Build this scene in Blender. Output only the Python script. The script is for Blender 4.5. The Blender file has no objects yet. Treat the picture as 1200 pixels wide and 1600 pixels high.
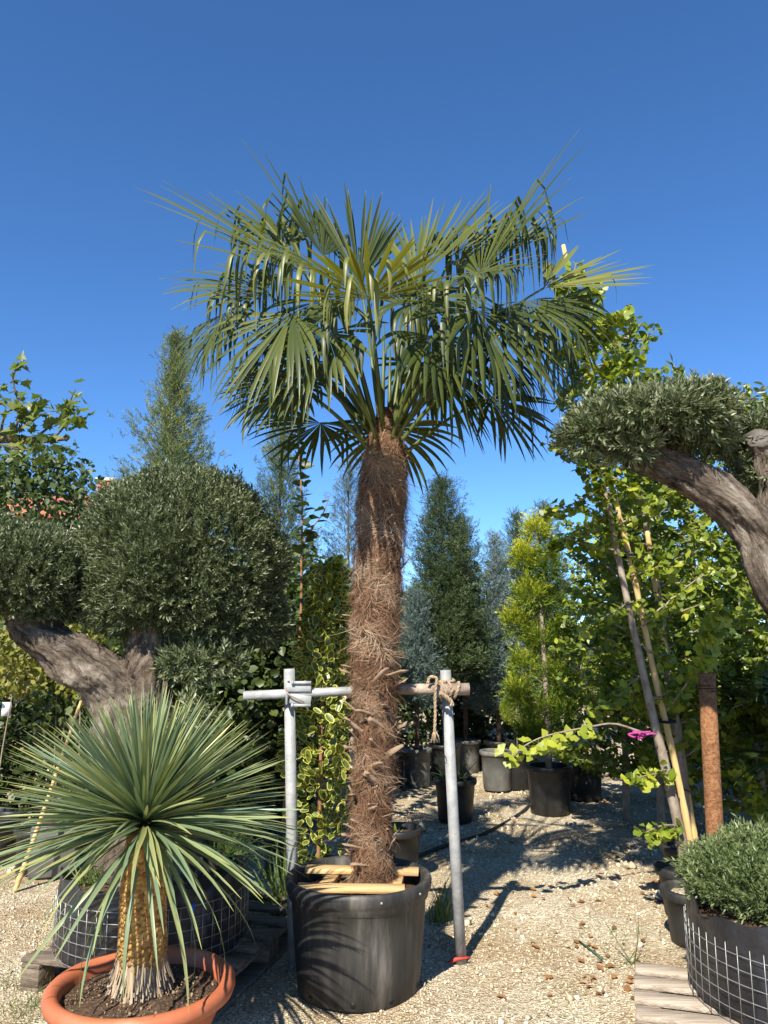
import bpy, bmesh, math
import numpy as np
from mathutils import Vector, Matrix

S = bpy.context.scene
C = S.collection
R = np.random.default_rng(11)
rad = math.radians

# ------------------------------------------------------------ camera, sky, sun, exposure
CAM_H, PITCH, FPX = 1.55, rad(10.0), 1200.0
cd = bpy.data.cameras.new('camera'); cam = bpy.data.objects.new('camera', cd); C.objects.link(cam)
cam.location = (0, 0, CAM_H); cam.rotation_euler = (math.pi/2 + PITCH, 0, 0)
cd.sensor_fit = 'VERTICAL'; cd.sensor_height = 36.0; cd.lens = 36.0*FPX/1600.0
cd.clip_start = 0.05; cd.clip_end = 2000
S.camera = cam
S.render.resolution_x, S.render.resolution_y = 768, 1024

SUN_EL = 44.0
SUN_TO = (0.37, 0.93)                      # the way shadows fall on the ground
sl = math.hypot(*SUN_TO); ce = math.cos(rad(SUN_EL))
SUN_DIR = Vector((SUN_TO[0]/sl*ce, SUN_TO[1]/sl*ce, -math.sin(rad(SUN_EL))))
W = bpy.data.worlds.new('World'); S.world = W; W.use_nodes = True
wn = W.node_tree.nodes; bg = wn['Background']
sky = wn.new('ShaderNodeTexSky'); sky.sky_type = 'NISHITA'; sky.sun_disc = False
sky.sun_elevation = rad(SUN_EL); sky.sun_rotation = math.atan2(-SUN_DIR.x, -SUN_DIR.y)
sky.altitude = 3000; sky.air_density = 1.0; sky.dust_density = 0.0; sky.ozone_density = 6.0
hsv = wn.new('ShaderNodeHueSaturation'); hsv.inputs['Saturation'].default_value = 1.12
W.node_tree.links.new(sky.outputs[0], hsv.inputs['Color']); W.node_tree.links.new(hsv.outputs[0], bg.inputs[0]); bg.inputs[1].default_value = 0.116
sd = bpy.data.lights.new('sun', 'SUN'); so = bpy.data.objects.new('sun', sd); C.objects.link(so)
sd.energy = 4.9; sd.angle = rad(0.53); sd.color = (1.0, 0.93, 0.81)
so.rotation_euler = SUN_DIR.to_track_quat('-Z', 'Y').to_euler(); so.location = (-4, -8, 12)
vs = S.view_settings; vs.view_transform = 'Standard'; vs.look = 'None'; vs.exposure = 1.0; vs.gamma = 1.0
vs.use_curve_mapping = False

# ------------------------------------------------------------ helpers
cP, sP = math.cos(PITCH), math.sin(PITCH)
def ray(px, py):
    u, v = (px-600)/FPX, (800-py)/FPX
    return np.array([u, cP - sP*v, sP + cP*v])
def at(px, py, Y):                          # point of the place at distance Y seen in that direction
    r = ray(px, py); t = Y/r[1]
    return np.array([r[0]*t, Y, CAM_H + r[2]*t])
def gr(px, py, z=0.0):
    r = ray(px, py); t = (z-CAM_H)/r[2]
    return np.array([r[0]*t, r[1]*t, z])
def nrm(a):
    a = np.asarray(a, float); return a/np.maximum(np.linalg.norm(a, axis=-1, keepdims=True), 1e-9)
def put(o, loc=None):
    C.objects.link(o)
    if loc is not None: o.location = tuple(float(c) for c in loc)
    return o
def tag(o, label, cat=None, group=None, kind=None):
    if label: o['label'] = label
    if cat: o['category'] = cat
    if group: o['group'] = group
    if kind: o['kind'] = kind
    return o
ORG = {}
def T(name, label, cat, loc, group=None):
    o = bpy.data.objects.new(name, None); put(o, loc); o.empty_display_size = 0.1
    ORG[o.name] = np.array(loc, float)
    return tag(o, label, cat, group)
def mesh(name, V, F, tint=None, smooth=False):
    V = np.ascontiguousarray(V, dtype=np.float32)
    if not isinstance(F, (list, tuple)): F = [F]
    F = [np.asarray(f, dtype=np.int32) for f in F if len(f)]
    me = bpy.data.meshes.new(name)
    me.vertices.add(len(V)); me.vertices.foreach_set('co', V.ravel())
    nl = sum(f.size for f in F); npoly = sum(len(f) for f in F)
    me.loops.add(nl); me.polygons.add(npoly)
    me.loops.foreach_set('vertex_index', np.concatenate([f.ravel() for f in F]))
    st, o = [], 0
    for f in F:
        st.append(o + np.arange(len(f))*f.shape[1]); o += f.size
    me.polygons.foreach_set('loop_start', np.concatenate(st).astype(np.int32))
    if smooth: me.polygons.foreach_set('use_smooth', np.ones(npoly, dtype=bool))
    if tint is not None:
        a = me.attributes.new('tint', 'FLOAT', 'POINT'); a.data.foreach_set('value', np.asarray(tint, np.float32))
    me.update(calc_edges=True)
    return me
def obj(name, V, F, mat, parent=None, tint=None, smooth=False, label=None, origin=None):
    """one mesh object; V in world coordinates, stored relative to the thing's base"""
    if parent is not None: org = ORG[parent.name]
    else: org = np.array(origin if origin is not None else (0, 0, 0), float)
    me = mesh(name, np.asarray(V, float) - org, F, tint, smooth)
    if mat: me.materials.append(mat)
    o = bpy.data.objects.new(name, me); C.objects.link(o)
    if parent is not None: o.parent = parent
    else: o.location = tuple(org)
    ORG[o.name] = org
    if label: o['label'] = label
    return o
def join(parts):
    Vs, Fs, Ts, o = [], {}, [], 0
    for p in parts:
        V, F = p[0], p[1]
        if not isinstance(F, (list, tuple)): F = [F]
        for f in F:
            if len(f): Fs.setdefault(f.shape[1], []).append(np.asarray(f) + o)
        Vs.append(V); Ts.append(p[2] if len(p) > 2 else np.zeros(len(V))); o += len(V)
    return np.concatenate(Vs), [np.concatenate(f) for f in Fs.values()], np.concatenate(Ts)
def tube(pts, rs, n=8, cap=True, noise=0.0, rg=None):
    pts = np.asarray(pts, float); m = len(pts)
    rs = np.full(m, rs, float) if np.isscalar(rs) else np.asarray(rs, float)
    d = np.gradient(pts, axis=0); d = nrm(d)
    up = np.array([0., 0., 1.]) if abs(d[0][2]) < .9 else np.array([1., 0., 0.])
    x = nrm(np.cross(d[0], up)); V = []
    for i in range(m):
        x = nrm(x - d[i]*np.dot(x, d[i])); y = np.cross(d[i], x)
        a = np.arange(n)*2*math.pi/n
        rr = rs[i]*(1 + (rg.normal(0, noise, n) if noise else 0))
        V.append(pts[i] + (np.cos(a)*rr)[:, None]*x + (np.sin(a)*rr)[:, None]*y)
    V = np.concatenate(V)
    i = np.arange(m-1)[:, None]*n; j = np.arange(n)[None]; k = (j+1) % n
    F = np.stack([i+j, i+k, i+n+k, i+n+j], -1).reshape(-1, 4)
    Fs = [F]
    if cap:
        V = np.concatenate([V, pts[:1], pts[-1:]]); b = m*n
        j = np.arange(n); k = (j+1) % n
        Fs.append(np.concatenate([np.stack([k, j, np.full(n, b)], -1), np.stack([b-n+j, b-n+k, np.full(n, b+1)], -1)]))
    return V, Fs
def lathe(prof, n=40, c=(0, 0, 0), wob=None):
    prof = np.asarray(prof, float); m = len(prof); a = np.arange(n)*2*math.pi/n
    V = np.zeros((m, n, 3)); r = prof[:, :1]*(np.ones((m, n)) if wob is None else wob(prof[:, 1:2], a[None]))
    V[..., 0] = r*np.cos(a); V[..., 1] = r*np.sin(a); V[..., 2] = prof[:, 1:2]
    i = np.arange(m-1)[:, None]*n; j = np.arange(n)[None]; k = (j+1) % n
    return V.reshape(-1, 3) + np.asarray(c), [np.stack([i+j, i+k, i+n+k, i+n+j], -1).reshape(-1, 4)]
_bc = {}
def cbox(sx, sy, sz, c=(0, 0, 0), rz=0.0, bev=0.004, rot=None):
    b = bmesh.new(); bmesh.ops.create_cube(b, size=1)
    bmesh.ops.scale(b, vec=(sx, sy, sz), verts=b.verts)
    if bev: bmesh.ops.bevel(b, geom=list(b.edges), offset=bev, segments=1, affect='EDGES')
    V = np.array([v.co[:] for v in b.verts]); Fd = {}
    for f in b.faces: Fd.setdefault(len(f.verts), []).append([v.index for v in f.verts])
    b.free()
    M = np.array((rot if rot is not None else Matrix.Rotation(rz, 3, 'Z')))
    return V @ M.T + np.asarray(c), [np.array(f) for f in Fd.values()]
def basis(D, N):
    D = nrm(D); X = np.cross(D, N); X = nrm(X + 1e-6); Z = np.cross(X, D)
    return np.stack([X, D, Z], -1)          # columns
def scatter(temps, P, D, N, s, tint, rg=R, jit=0.0):
    """bake templates (V, F, t) at P, local y along D, local z near N"""
    P = np.asarray(P, float); m = len(P); k = rg.integers(0, len(temps), m); B = basis(D, N)
    s = np.broadcast_to(np.asarray(s, float), (m,)); tint = np.broadcast_to(np.asarray(tint, float), (m,))
    out = []
    for i, tp in enumerate(temps):
        w = np.where(k == i)[0]
        if not len(w): continue
        V, F = tp[0], tp[1]; tt = tp[2] if len(tp) > 2 else np.zeros(len(V))
        VV = np.einsum('mij,vj->mvi', B[w], V)*s[w, None, None] + P[w, None]
        if jit: VV = VV + rg.normal(0, jit, VV.shape)
        F = [F] if not isinstance(F, (list, tuple)) else F
        FF = [(f[None] + (np.arange(len(w))*len(V))[:, None, None]).reshape(-1, f.shape[1]) for f in F]
        out.append((VV.reshape(-1, 3), FF, (tint[w, None] + tt[None]).ravel()))
    return join(out)
def rdir(m, rg=R):
    return nrm(rg.normal(0, 1, (m, 3)))
def bez(a, b, c, n=10):
    t = np.linspace(0, 1, n)[:, None]; a, b, c = map(lambda q: np.asarray(q, float), (a, b, c))
    return (1-t)**2*a + 2*t*(1-t)*b + t*t*c
def poly(pts, n=24):                        # smooth polyline through points
    pts = np.asarray(pts, float); t = np.linspace(0, len(pts)-1, n); i = np.clip(t.astype(int), 0, len(pts)-2); f = (t-i)[:, None]
    g = np.gradient(pts, axis=0)
    h00, h10, h01, h11 = 2*f**3-3*f**2+1, f**3-2*f**2+f, -2*f**3+3*f**2, f**3-f**2
    return h00*pts[i] + h10*g[i] + h01*pts[i+1] + h11*g[i+1]
def place(o_name, me, parent, P, D, N, s):  # an object sharing mesh data, a part of parent
    o = bpy.data.objects.new(o_name, me); C.objects.link(o); o.parent = parent
    B = basis(np.asarray(D, float)[None], np.asarray(N, float)[None])[0]*s; org = ORG[parent.name]; q = np.asarray(P) - org
    o.matrix_local = Matrix([[*B[0], q[0]], [*B[1], q[1]], [*B[2], q[2]], [0, 0, 0, 1]])
    return o

# ------------------------------------------------------------ materials
def newmat(name):
    m = bpy.data.materials.new(name); m.use_nodes = True
    return m, m.node_tree.nodes, m.node_tree.links, m.node_tree.nodes['Principled BSDF']
def ramp(n, cols):
    r = n.new('ShaderNodeValToRGB'); e = r.color_ramp.elements
    while len(e) < len(cols): e.new(0.5)
    for i, c in enumerate(cols):
        p, c = c if len(c) == 2 else (i/(len(cols)-1), c)
        e[i].position = p; e[i].color = (*c, 1)
    return r
def leafmat(name, cols, trans=0.3, rough=0.45, tcol=None, spec=0.4):
    m, n, l, b = newmat(name)
    a = n.new('ShaderNodeAttribute'); a.attribute_name = 'tint'
    r = ramp(n, cols); l.new(a.outputs['Fac'], r.inputs[0]); l.new(r.outputs[0], b.inputs['Base Color'])
    b.inputs['Roughness'].default_value = rough; b.inputs['Specular IOR Level'].default_value = spec
    if trans:
        t = n.new('ShaderNodeBsdfTranslucent'); mx = n.new('ShaderNodeMixShader'); mx.inputs[0].default_value = trans
        mu = n.new('ShaderNodeMix'); mu.data_type = 'RGBA'; mu.blend_type = 'MULTIPLY'; mu.inputs[0].default_value = 1
        mu.inputs[7].default_value = (*(tcol or (1.5, 1.6, .7)), 1)
        l.new(r.outputs[0], mu.inputs[6]); l.new(mu.outputs[2], t.inputs[0])
        l.new(b.outputs[0], mx.inputs[1]); l.new(t.outputs[0], mx.inputs[2]); l.new(mx.outputs[0], n['Material Output'].inputs[0])
    return m
def surf(name, cols, scale=8, detail=6, rough=0.8, bump=0.0, bscale=None, stretch=None, metal=0.0, spec=0.3, kind='noise', bdist=0.01, streak=None):
    m, n, l, b = newmat(name)
    tc = n.new('ShaderNodeTexCoord'); mp = n.new('ShaderNodeMapping'); l.new(tc.outputs['Object'], mp.inputs[0])
    if stretch: mp.inputs['Scale'].default_value = stretch
    nz = n.new('ShaderNodeTexNoise'); nz.inputs['Scale'].default_value = scale; nz.inputs['Detail'].default_value = detail
    nz.inputs['Roughness'].default_value = .62
    l.new(mp.outputs[0], nz.inputs[0])
    r = ramp(n, [(.28 + .44*i/(max(1, len(cols)-1)), c) for i, c in enumerate(cols)])
    l.new(nz.outputs['Fac'], r.inputs[0]); l.new(r.outputs[0], b.inputs['Base Color'])
    b.inputs['Roughness'].default_value = rough; b.inputs['Metallic'].default_value = metal; b.inputs['Specular IOR Level'].default_value = spec
    if bump:
        n2 = n.new('ShaderNodeTexNoise'); n2.inputs['Scale'].default_value = bscale or scale*3; n2.inputs['Detail'].default_value = 5
        l.new(mp.outputs[0], n2.inputs[0])
        bp = n.new('ShaderNodeBump'); bp.inputs['Strength'].default_value = bump; bp.inputs['Distance'].default_value = bdist
        l.new(n2.outputs['Fac'], bp.inputs['Height']); l.new(bp.outputs[0], b.inputs['Normal'])
    return m
def barkmat():
    m, n, l, b = newmat('bark')
    a = n.new('ShaderNodeAttribute'); a.attribute_name = 'lc'
    def nz(sc, st, det=10, dist=0.0):
        mp = n.new('ShaderNodeMapping'); mp.inputs['Scale'].default_value = st; l.new(a.outputs['Vector'], mp.inputs[0])
        z = n.new('ShaderNodeTexNoise'); z.inputs['Scale'].default_value = sc; z.inputs['Detail'].default_value = det; z.inputs['Roughness'].default_value = .68; z.inputs['Distortion'].default_value = dist
        l.new(mp.outputs[0], z.inputs[0]); return z
    n1 = nz(11, (1, 1, .26), 12, 1.0); n2 = nz(46, (1, 1, .45), 8, .6); n3 = nz(3.5, (1, 1, .8), 4)
    mx = n.new('ShaderNodeMath'); mx.operation = 'MULTIPLY_ADD'; mx.inputs[1].default_value = .45; l.new(n2.outputs['Fac'], mx.inputs[0]); l.new(n1.outputs['Fac'], mx.inputs[2])
    r = ramp(n, [(.52, (.022, .016, .012)), (.63, (.080, .064, .050)), (.75, (.19, .158, .128)), (.92, (.38, .34, .29))]); l.new(mx.outputs[0], r.inputs[0])
    r3 = ramp(n, [(.35, (.72, .66, .60)), (.65, (1.1, 1.08, 1.04))]); l.new(n3.outputs['Fac'], r3.inputs[0])
    mu = n.new('ShaderNodeMix'); mu.data_type = 'RGBA'; mu.blend_type = 'MULTIPLY'; mu.inputs[0].default_value = 1; l.new(r.outputs[0], mu.inputs[6]); l.new(r3.outputs[0], mu.inputs[7]); l.new(mu.outputs[2], b.inputs['Base Color'])
    bp = n.new('ShaderNodeBump'); bp.inputs['Strength'].default_value = 1; bp.inputs['Distance'].default_value = .05; l.new(mx.outputs[0], bp.inputs['Height']); l.new(bp.outputs[0], b.inputs['Normal'])
    b.inputs['Roughness'].default_value = .95; b.inputs['Specular IOR Level'].default_value = .15
    return m
M = {}
M['palm_leaf'] = leafmat('palm_leaf', [(.030, .044, .010), (.056, .074, .014), (.100, .115, .022), (.175, .180, .036)], .22, .42, spec=.4)
M['petiole'] = surf('petiole', [(.055, .085, .016), (.095, .115, .026)], 20, rough=.45, spec=.4)
M['fibre'] = leafmat('fibre', [(.085, .042, .022), (.175, .092, .050), (.28, .175, .105), (.46, .35, .24)], .0, .8, spec=.2)
M['palm_core'] = surf('palm_core', [(.045, .024, .013), (.10, .058, .033)], 30, rough=.95, bump=.8, bdist=.01)
M['stub'] = surf('stub', [(.16, .10, .062), (.29, .20, .13), (.42, .32, .22)], 18, rough=.9, bump=.4, stretch=(6, 1, 6))
M['black_pot'] = surf('black_pot', [(.010, .010, .010), (.020, .020, .019), (.045, .042, .037), (.13, .118, .10)], 6, 14, rough=.58, bump=.2, bscale=70, stretch=(1.6, 1.6, .22), spec=.4)
M['grey_pot'] = surf('grey_pot', [(.06, .06, .058), (.11, .11, .10), (.20, .19, .17)], 5, 8, rough=.6, bump=.1, spec=.4)
M['small_pot'] = surf('small_pot', [(.010, .010, .010), (.014, .014, .014), (.032, .030, .027)], 7, 7, rough=.45, spec=.45)
M['soil'] = surf('soil', [(.035, .020, .011), (.080, .048, .028), (.15, .10, .065)], 45, 8, rough=.95, bump=1, bscale=90, bdist=.015)
M['pine'] = surf('pine', [(.42, .24, .095), (.56, .36, .16), (.64, .45, .23)], 5, 7, rough=.7, bump=.2, stretch=(1, 12, 12))
M['galv'] = surf('galv', [(.20, .205, .20), (.31, .315, .31), (.44, .44, .43)], 9, 9, rough=.6, bump=.2, bscale=60, metal=.1, spec=.4)
M['brownpole'] = surf('brownpole', [(.17, .12, .09), (.31, .24, .18), (.42, .36, .30)], 22, 6, rough=.75, bump=.3)
M['rope'] = surf('rope', [(.26, .18, .11), (.44, .34, .23)], 60, 4, rough=.9, bump=.5)
M['terracotta'] = surf('terracotta', [(.33, .090, .038), (.41, .120, .052), (.44, .145, .070), (.50, .25, .16)], 4.5, 12, rough=.5, bump=.08, spec=.4)
M['yucca'] = leafmat('yucca', [(.115, .175, .115), (.170, .225, .115), (.265, .290, .115), (.42, .39, .13)], .15, .42, spec=.4, tcol=(1.4, 1.5, .8))
M['yucca_scale'] = leafmat('yucca_scale', [(.11, .052, .016), (.27, .135, .035), (.43, .25, .070), (.54, .37, .14)], 0, .75)
M['straw'] = leafmat('straw', [(.15, .105, .065), (.30, .22, .14), (.45, .36, .25)], 0, .85)
M['oldwood'] = surf('oldwood', [(.070, .050, .036), (.145, .112, .082), (.23, .19, .145)], 4, 8, rough=.85, bump=.5, bscale=14, stretch=(1, 14, 14))
M['palewood'] = surf('palewood', [(.20, .155, .115), (.36, .295, .225), (.50, .43, .34)], 5, 10, rough=.85, bump=.5, bscale=14, stretch=(1, 16, 16))
M['fabric'] = surf('fabric', [(.008, .008, .009), (.018, .018, .020), (.034, .034, .036)], 6, 6, rough=.42, bump=.5, bscale=14, bdist=.02, spec=.5)
M['wire'] = surf('wire', [(.22, .22, .21), (.42, .41, .39)], 30, 3, rough=.45, metal=.6)
M['bark'] = barkmat()
M['thinbark'] = surf('thinbark', [(.14, .105, .075), (.26, .21, .16), (.36, .31, .25)], 26, 7, rough=.85, bump=.5, stretch=(1, 1, .5))
M['darkbark'] = surf('darkbark', [(.06, .04, .03), (.14, .10, .07)], 26, 6, rough=.9, bump=.5)
M['redstem'] = surf('redstem', [(.20, .09, .04), (.32, .17, .08)], 26, 6, rough=.8)
M['olive'] = leafmat('olive', [(.044, .062, .024), (.076, .100, .040), (.130, .155, .070), (.28, .295, .185)], .12, .40, spec=.45, tcol=(1.3, 1.5, .8))
M['olive_young'] = leafmat('olive_young', [(.045, .070, .022), (.080, .115, .036), (.135, .175, .060), (.25, .28, .14)], .15, .42, spec=.45, tcol=(1.3, 1.5, .8))
M['juniper'] = leafmat('juniper', [(.036, .058, .022), (.070, .100, .032), (.135, .170, .052), (.27, .29, .11)], .2, .55)
M['darkconifer'] = leafmat('darkconifer', [(.022, .040, .016), (.042, .066, .024), (.075, .108, .036), (.14, .17, .06)], .15, .55)
M['blueconifer'] = leafmat('blueconifer', [(.055, .092, .082), (.10, .150, .135), (.17, .225, .205), (.27, .33, .30)], .15, .6, tcol=(1.2, 1.4, 1.1))
M['goldconifer'] = leafmat('goldconifer', [(.050, .095, .012), (.125, .185, .018), (.27, .31, .022), (.52, .50, .045)], .3, .5)
M['ginkgo'] = leafmat('ginkgo', [(.045, .080, .010), (.110, .160, .017), (.205, .260, .026), (.37, .39, .040)], .30, .42, tcol=(1.7, 1.6, .5))
M['broad'] = leafmat('broad', [(.026, .042, .012), (.052, .078, .020), (.095, .125, .030), (.16, .18, .06)], .25, .45)
M['paleleaf'] = leafmat('paleleaf', [(.04, .07, .025), (.075, .11, .04), (.12, .16, .065), (.20, .23, .12)], .3, .45)
M['plane'] = leafmat('plane', [(.045, .075, .014), (.085, .125, .022), (.14, .175, .035), (.20, .22, .06)], .35, .45)
M['euonymus'] = leafmat('euonymus', [(0, (.065, .105, .020)), (.40, (.13, .18, .03)), (.55, (.46, .42, .06)), (1, (.62, .57, .15))], .25, .35, spec=.5, tcol=(1.4, 1.4, .6))
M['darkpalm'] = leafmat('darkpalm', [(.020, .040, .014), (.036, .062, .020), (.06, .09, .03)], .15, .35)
M['yellowleaf'] = leafmat('yellowleaf', [(.10, .12, .025), (.20, .20, .04), (.34, .30, .07)], .35, .5)
M['bamboo'] = surf('bamboo', [(.44, .28, .11), (.58, .40, .17), (.66, .49, .24)], 10, 5, rough=.55, stretch=(3, 3, .5))
M['coir'] = surf('coir', [(.13, .055, .022), (.25, .115, .050), (.40, .21, .10)], 55, 4, rough=.9, bump=1, bscale=160, bdist=.01)
M['strap'] = surf('strap', [(.006, .006, .006), (.014, .014, .014)], 10, rough=.6)
M['pink'] = surf('pink', [(.26, .025, .14), (.40, .05, .24)], 10, rough=.5)
M['redpaint'] = surf('redpaint', [(.30, .03, .018), (.46, .07, .04)], 14, rough=.6)
M['hose'] = surf('hose', [(.012, .012, .012), (.035, .033, .030)], 12, rough=.55)
M['dryleaf'] = leafmat('dryleaf', [(.13, .06, .025), (.30, .14, .05), (.48, .28, .12)], .2, .8)
M['grass'] = leafmat('grass', [(.05, .09, .02), (.10, .15, .035), (.22, .22, .08)], .3, .6)
M['stone'] = leafmat('stone', [(.24, .19, .12), (.46, .385, .26), (.60, .52, .37), (.79, .72, .56)], 0, .9, spec=.2)
M['plaster'] = surf('plaster', [(.62, .56, .42), (.74, .68, .54)], 1, rough=.9)
M['rooftile'] = surf('rooftile', [(.30, .09, .05), (.44, .16, .09)], 3, rough=.85)
M['glass'] = surf('glass', [(.02, .03, .04), (.03, .04, .05)], 1, rough=.1)
M['white_tag'] = surf('white_tag', [(.7, .7, .7), (.8, .8, .8)], 2, rough=.5)
M['cutwood'] = surf('cutwood', [(.07, .06, .052), (.12, .105, .09), (.20, .18, .16)], 14, rough=.9, bump=.5)
M['blueplastic'] = surf('blueplastic', [(.01, .06, .42), (.02, .10, .55)], 8, rough=.4)
# ------------------------------------------------------------ the ground
def gmat():
    m, n, l, b = newmat('gravel')
    tc = n.new('ShaderNodeTexCoord')
    def noise(sc, det=6):
        z = n.new('ShaderNodeTexNoise'); z.inputs['Scale'].default_value = sc; z.inputs['Detail'].default_value = det
        z.inputs['Roughness'].default_value = .65; l.new(tc.outputs['Object'], z.inputs[0]); return z
    v = n.new('ShaderNodeTexVoronoi'); v.inputs['Scale'].default_value = 95; l.new(tc.outputs['Object'], v.inputs[0])
    r1 = ramp(n, [(0, (.28, .225, .15)), (.35, (.45, .385, .27)), (.7, (.56, .49, .355)), (1, (.74, .68, .54))])
    sep = n.new('ShaderNodeSeparateColor'); l.new(v.outputs['Color'], sep.inputs[0]); l.new(sep.outputs[0], r1.inputs[0])
    big = noise(1.3, 8); r2 = ramp(n, [(.40, (1, 1, 1)), (.60, (.62, .50, .36))]); l.new(big.outputs['Fac'], r2.inputs[0])
    mu = n.new('ShaderNodeMix'); mu.data_type = 'RGBA'; mu.blend_type = 'MULTIPLY'; mu.inputs[0].default_value = .75
    l.new(r1.outputs[0], mu.inputs[6]); l.new(r2.outputs[0], mu.inputs[7]); l.new(mu.outputs[2], b.inputs['Base Color'])
    f = noise(30, 8); ad = n.new('ShaderNodeMath'); ad.operation = 'ADD'; l.new(f.outputs['Fac'], ad.inputs[0]); l.new(v.outputs['Distance'], ad.inputs[1])
    bp = n.new('ShaderNodeBump'); bp.inputs['Strength'].default_value = .9; bp.inputs['Distance'].default_value = .012
    l.new(ad.outputs[0], bp.inputs['Height']); l.new(bp.outputs[0], b.inputs['Normal'])
    b.inputs['Roughness'].default_value = .95; b.inputs['Specular IOR Level'].default_value = .15
    return m
M['gravel'] = gmat()
def gz(x, y):                               # gentle unevenness of the yard, flat under the things that stand on it
    z = .010*np.sin(x*3.1+1)*np.sin(y*2.3) + .007*np.sin(x*7.7+y*5.1) + .005*np.sin(x*13.+2*y)*np.sin(y*11.)
    return (z - .004)*np.clip((14-np.abs(y-6))/6, 0, 1)*np.clip((9-np.abs(x))/3, 0, 1)
gx = np.concatenate([[-600, -200, -60, -25, -14], np.linspace(-9, 9, 150), [14, 25, 60, 200, 600]])
gy = np.concatenate([[-300, -60, -12, -4], np.linspace(-1, 20, 170), [26, 40, 80, 200, 900]])
X, Y_ = np.meshgrid(gx, gy); Z = gz(X, Y_)
nx = len(gx); i, j = np.meshgrid(np.arange(len(gy)-1), np.arange(nx-1), indexing='ij'); q = (i*nx+j).ravel()
g = obj('ground', np.stack([X.ravel(), Y_.ravel(), Z.ravel()], -1), np.stack([q, q+1, q+1+nx, q+nx], -1), M['gravel'], smooth=True)
tag(g, 'pale beige gravel yard', kind='structure')

rs = np.random.default_rng(3)
oc = np.array([[1, 0, 0], [-1, 0, 0], [0, 1, 0], [0, -1, 0], [0, 0, 1], [0, 0, -1]], float)
ocf = np.array([[0, 2, 4], [2, 1, 4], [1, 3, 4], [3, 0, 4], [2, 0, 5], [1, 2, 5], [3, 1, 5], [0, 3, 5]])
peb = []
for k in range(10):
    v = oc*rs.uniform(.6, 1.25, (6, 1))*np.array([1, rs.uniform(.7, 1), rs.uniform(.5, .8)]) + rs.normal(0, .12, (6, 3))
    peb.append((v, ocf, rs.uniform(-.06, .06, 6)))
n = 64000
yy = 2.9*np.exp(rs.random(n)*math.log(12/2.9)); xx = rs.uniform(-.62, .62, n)*yy
sz = rs.lognormal(math.log(.0052), .42, n)*np.clip(yy/4.2, .85, 1.6)
patch = np.sin(xx*2.2+.6)*np.sin(yy*1.9+.3) + .5*np.sin(xx*5.3+yy*3.7)
keep = rs.random(n) < np.clip(.68 + .45*patch, .12, 1); xx, yy, sz = xx[keep], yy[keep], sz[keep]; n = len(xx)
big = rs.random(n) < .006; sz[big] *= rs.uniform(2, 3.6, big.sum())
V, F, t = scatter(peb, np.stack([xx, yy, gz(xx, yy) + sz*.25], -1), np.c_[rdir(n, rs)[:, :2], rs.normal(0, .2, n)], np.c_[rs.normal(0, .3, (n, 2)), np.ones(n)], sz, np.clip(rs.normal(.5, .22, n), .02, .98), rs)
tag(obj('gravel_stones', V, F, M['stone'], tint=t), 'loose beige gravel chips strewn over the yard', kind='stuff')

# fallen leaves, grass
def leafpatch(nseg=6, curl=.25):
    a = np.linspace(0, 2*math.pi, 9)[:-1]; rr = np.array([1, .75, .95, .7, 1, .8, .9, .72])
    v = np.stack([np.cos(a)*rr*R.uniform(.4, .8), np.sin(a)*rr, .12*np.cos(2*a)+R.normal(0, .08, 8)], -1)
    v = np.concatenate([v, [[0, 0, 0]]]); return v, np.array([[k, (k+1) % 8, 8] for k in range(8)]), R.uniform(-.1, .1, 9)
rl = np.random.default_rng(8)
ctr = [gr(*p) for p in [(855, 1415), (905, 1480), (915, 1520), (940, 1530), (700, 1225), (660, 1190), (960, 1250), (1010, 1400), (950, 1360), (880, 1240), (980, 1330), (985, 1515), (945, 1250)]]
P = np.concatenate([c + np.c_[rl.normal(0, .16, 12), rl.normal(0, .22, 12), np.zeros(12)] for c in ctr] + [np.c_[rl.uniform(-.5, 1.6, 90), rl.uniform(3.4, 10, 90), np.zeros(90)]])
P = P[~((np.hypot(P[:, 0]+.12, P[:, 1]-3.9) < .33))]
P[:, 2] = gz(P[:, 0], P[:, 1]) + .012; n = len(P)
V, F, t = scatter([leafpatch() for _ in range(5)], P, np.c_[rl.normal(0, 1, (n, 2)), rl.normal(0, .15, n)], np.c_[rl.normal(0, .18, (n, 2)), np.ones(n)], rl.uniform(.008, .034, n), rl.uniform(.1, .9, n), rl)
tag(obj('leaf_litter', V, F, M['dryleaf'], tint=t), 'dry orange-brown leaves scattered on the gravel path', kind='stuff')
def blade_t(bend, w=.02):
    t_ = np.linspace(0, 1, 4); y = np.sin(t_*bend)/bend; z = (1-np.cos(t_*bend))/bend; ww = w*(1-t_*.9)
    V = np.concatenate([np.stack([-ww, y, z], -1), np.stack([ww, y, z], -1)]); return V, np.array([[k, k+4, k+5, k+1] for k in range(3)]), np.zeros(8)
gc = [(870, 1560, 26), (945, 1470, 24), (985, 1460, 22), (60, 1575, 90), (20, 1540, 70), (960, 1500, 20), (690, 1430, 30), (900, 1450, 14), (30, 1590, 90), (430, 1370, 26), (470, 1590, 10), (1000, 1570, 16)]
P = np.concatenate([gr(x, y) + np.c_[rl.normal(0, .07, k), rl.normal(0, .07, k), np.zeros(k)] for x, y, k in gc]); P[:, 2] = gz(P[:, 0], P[:, 1]); n = len(P)
V, F, t = scatter([blade_t(b_) for b_ in (.4, .9, 1.4)], P, np.c_[rl.normal(0, .7, (n, 2)), np.ones(n)], rdir(n, rl), rl.uniform(.03, .10, n), rl.uniform(0, 1, n), rl)
tag(obj('grass_tufts', V, F, M['grass'], tint=t), 'sparse green grass tufts growing through the gravel', kind='stuff')

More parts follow.
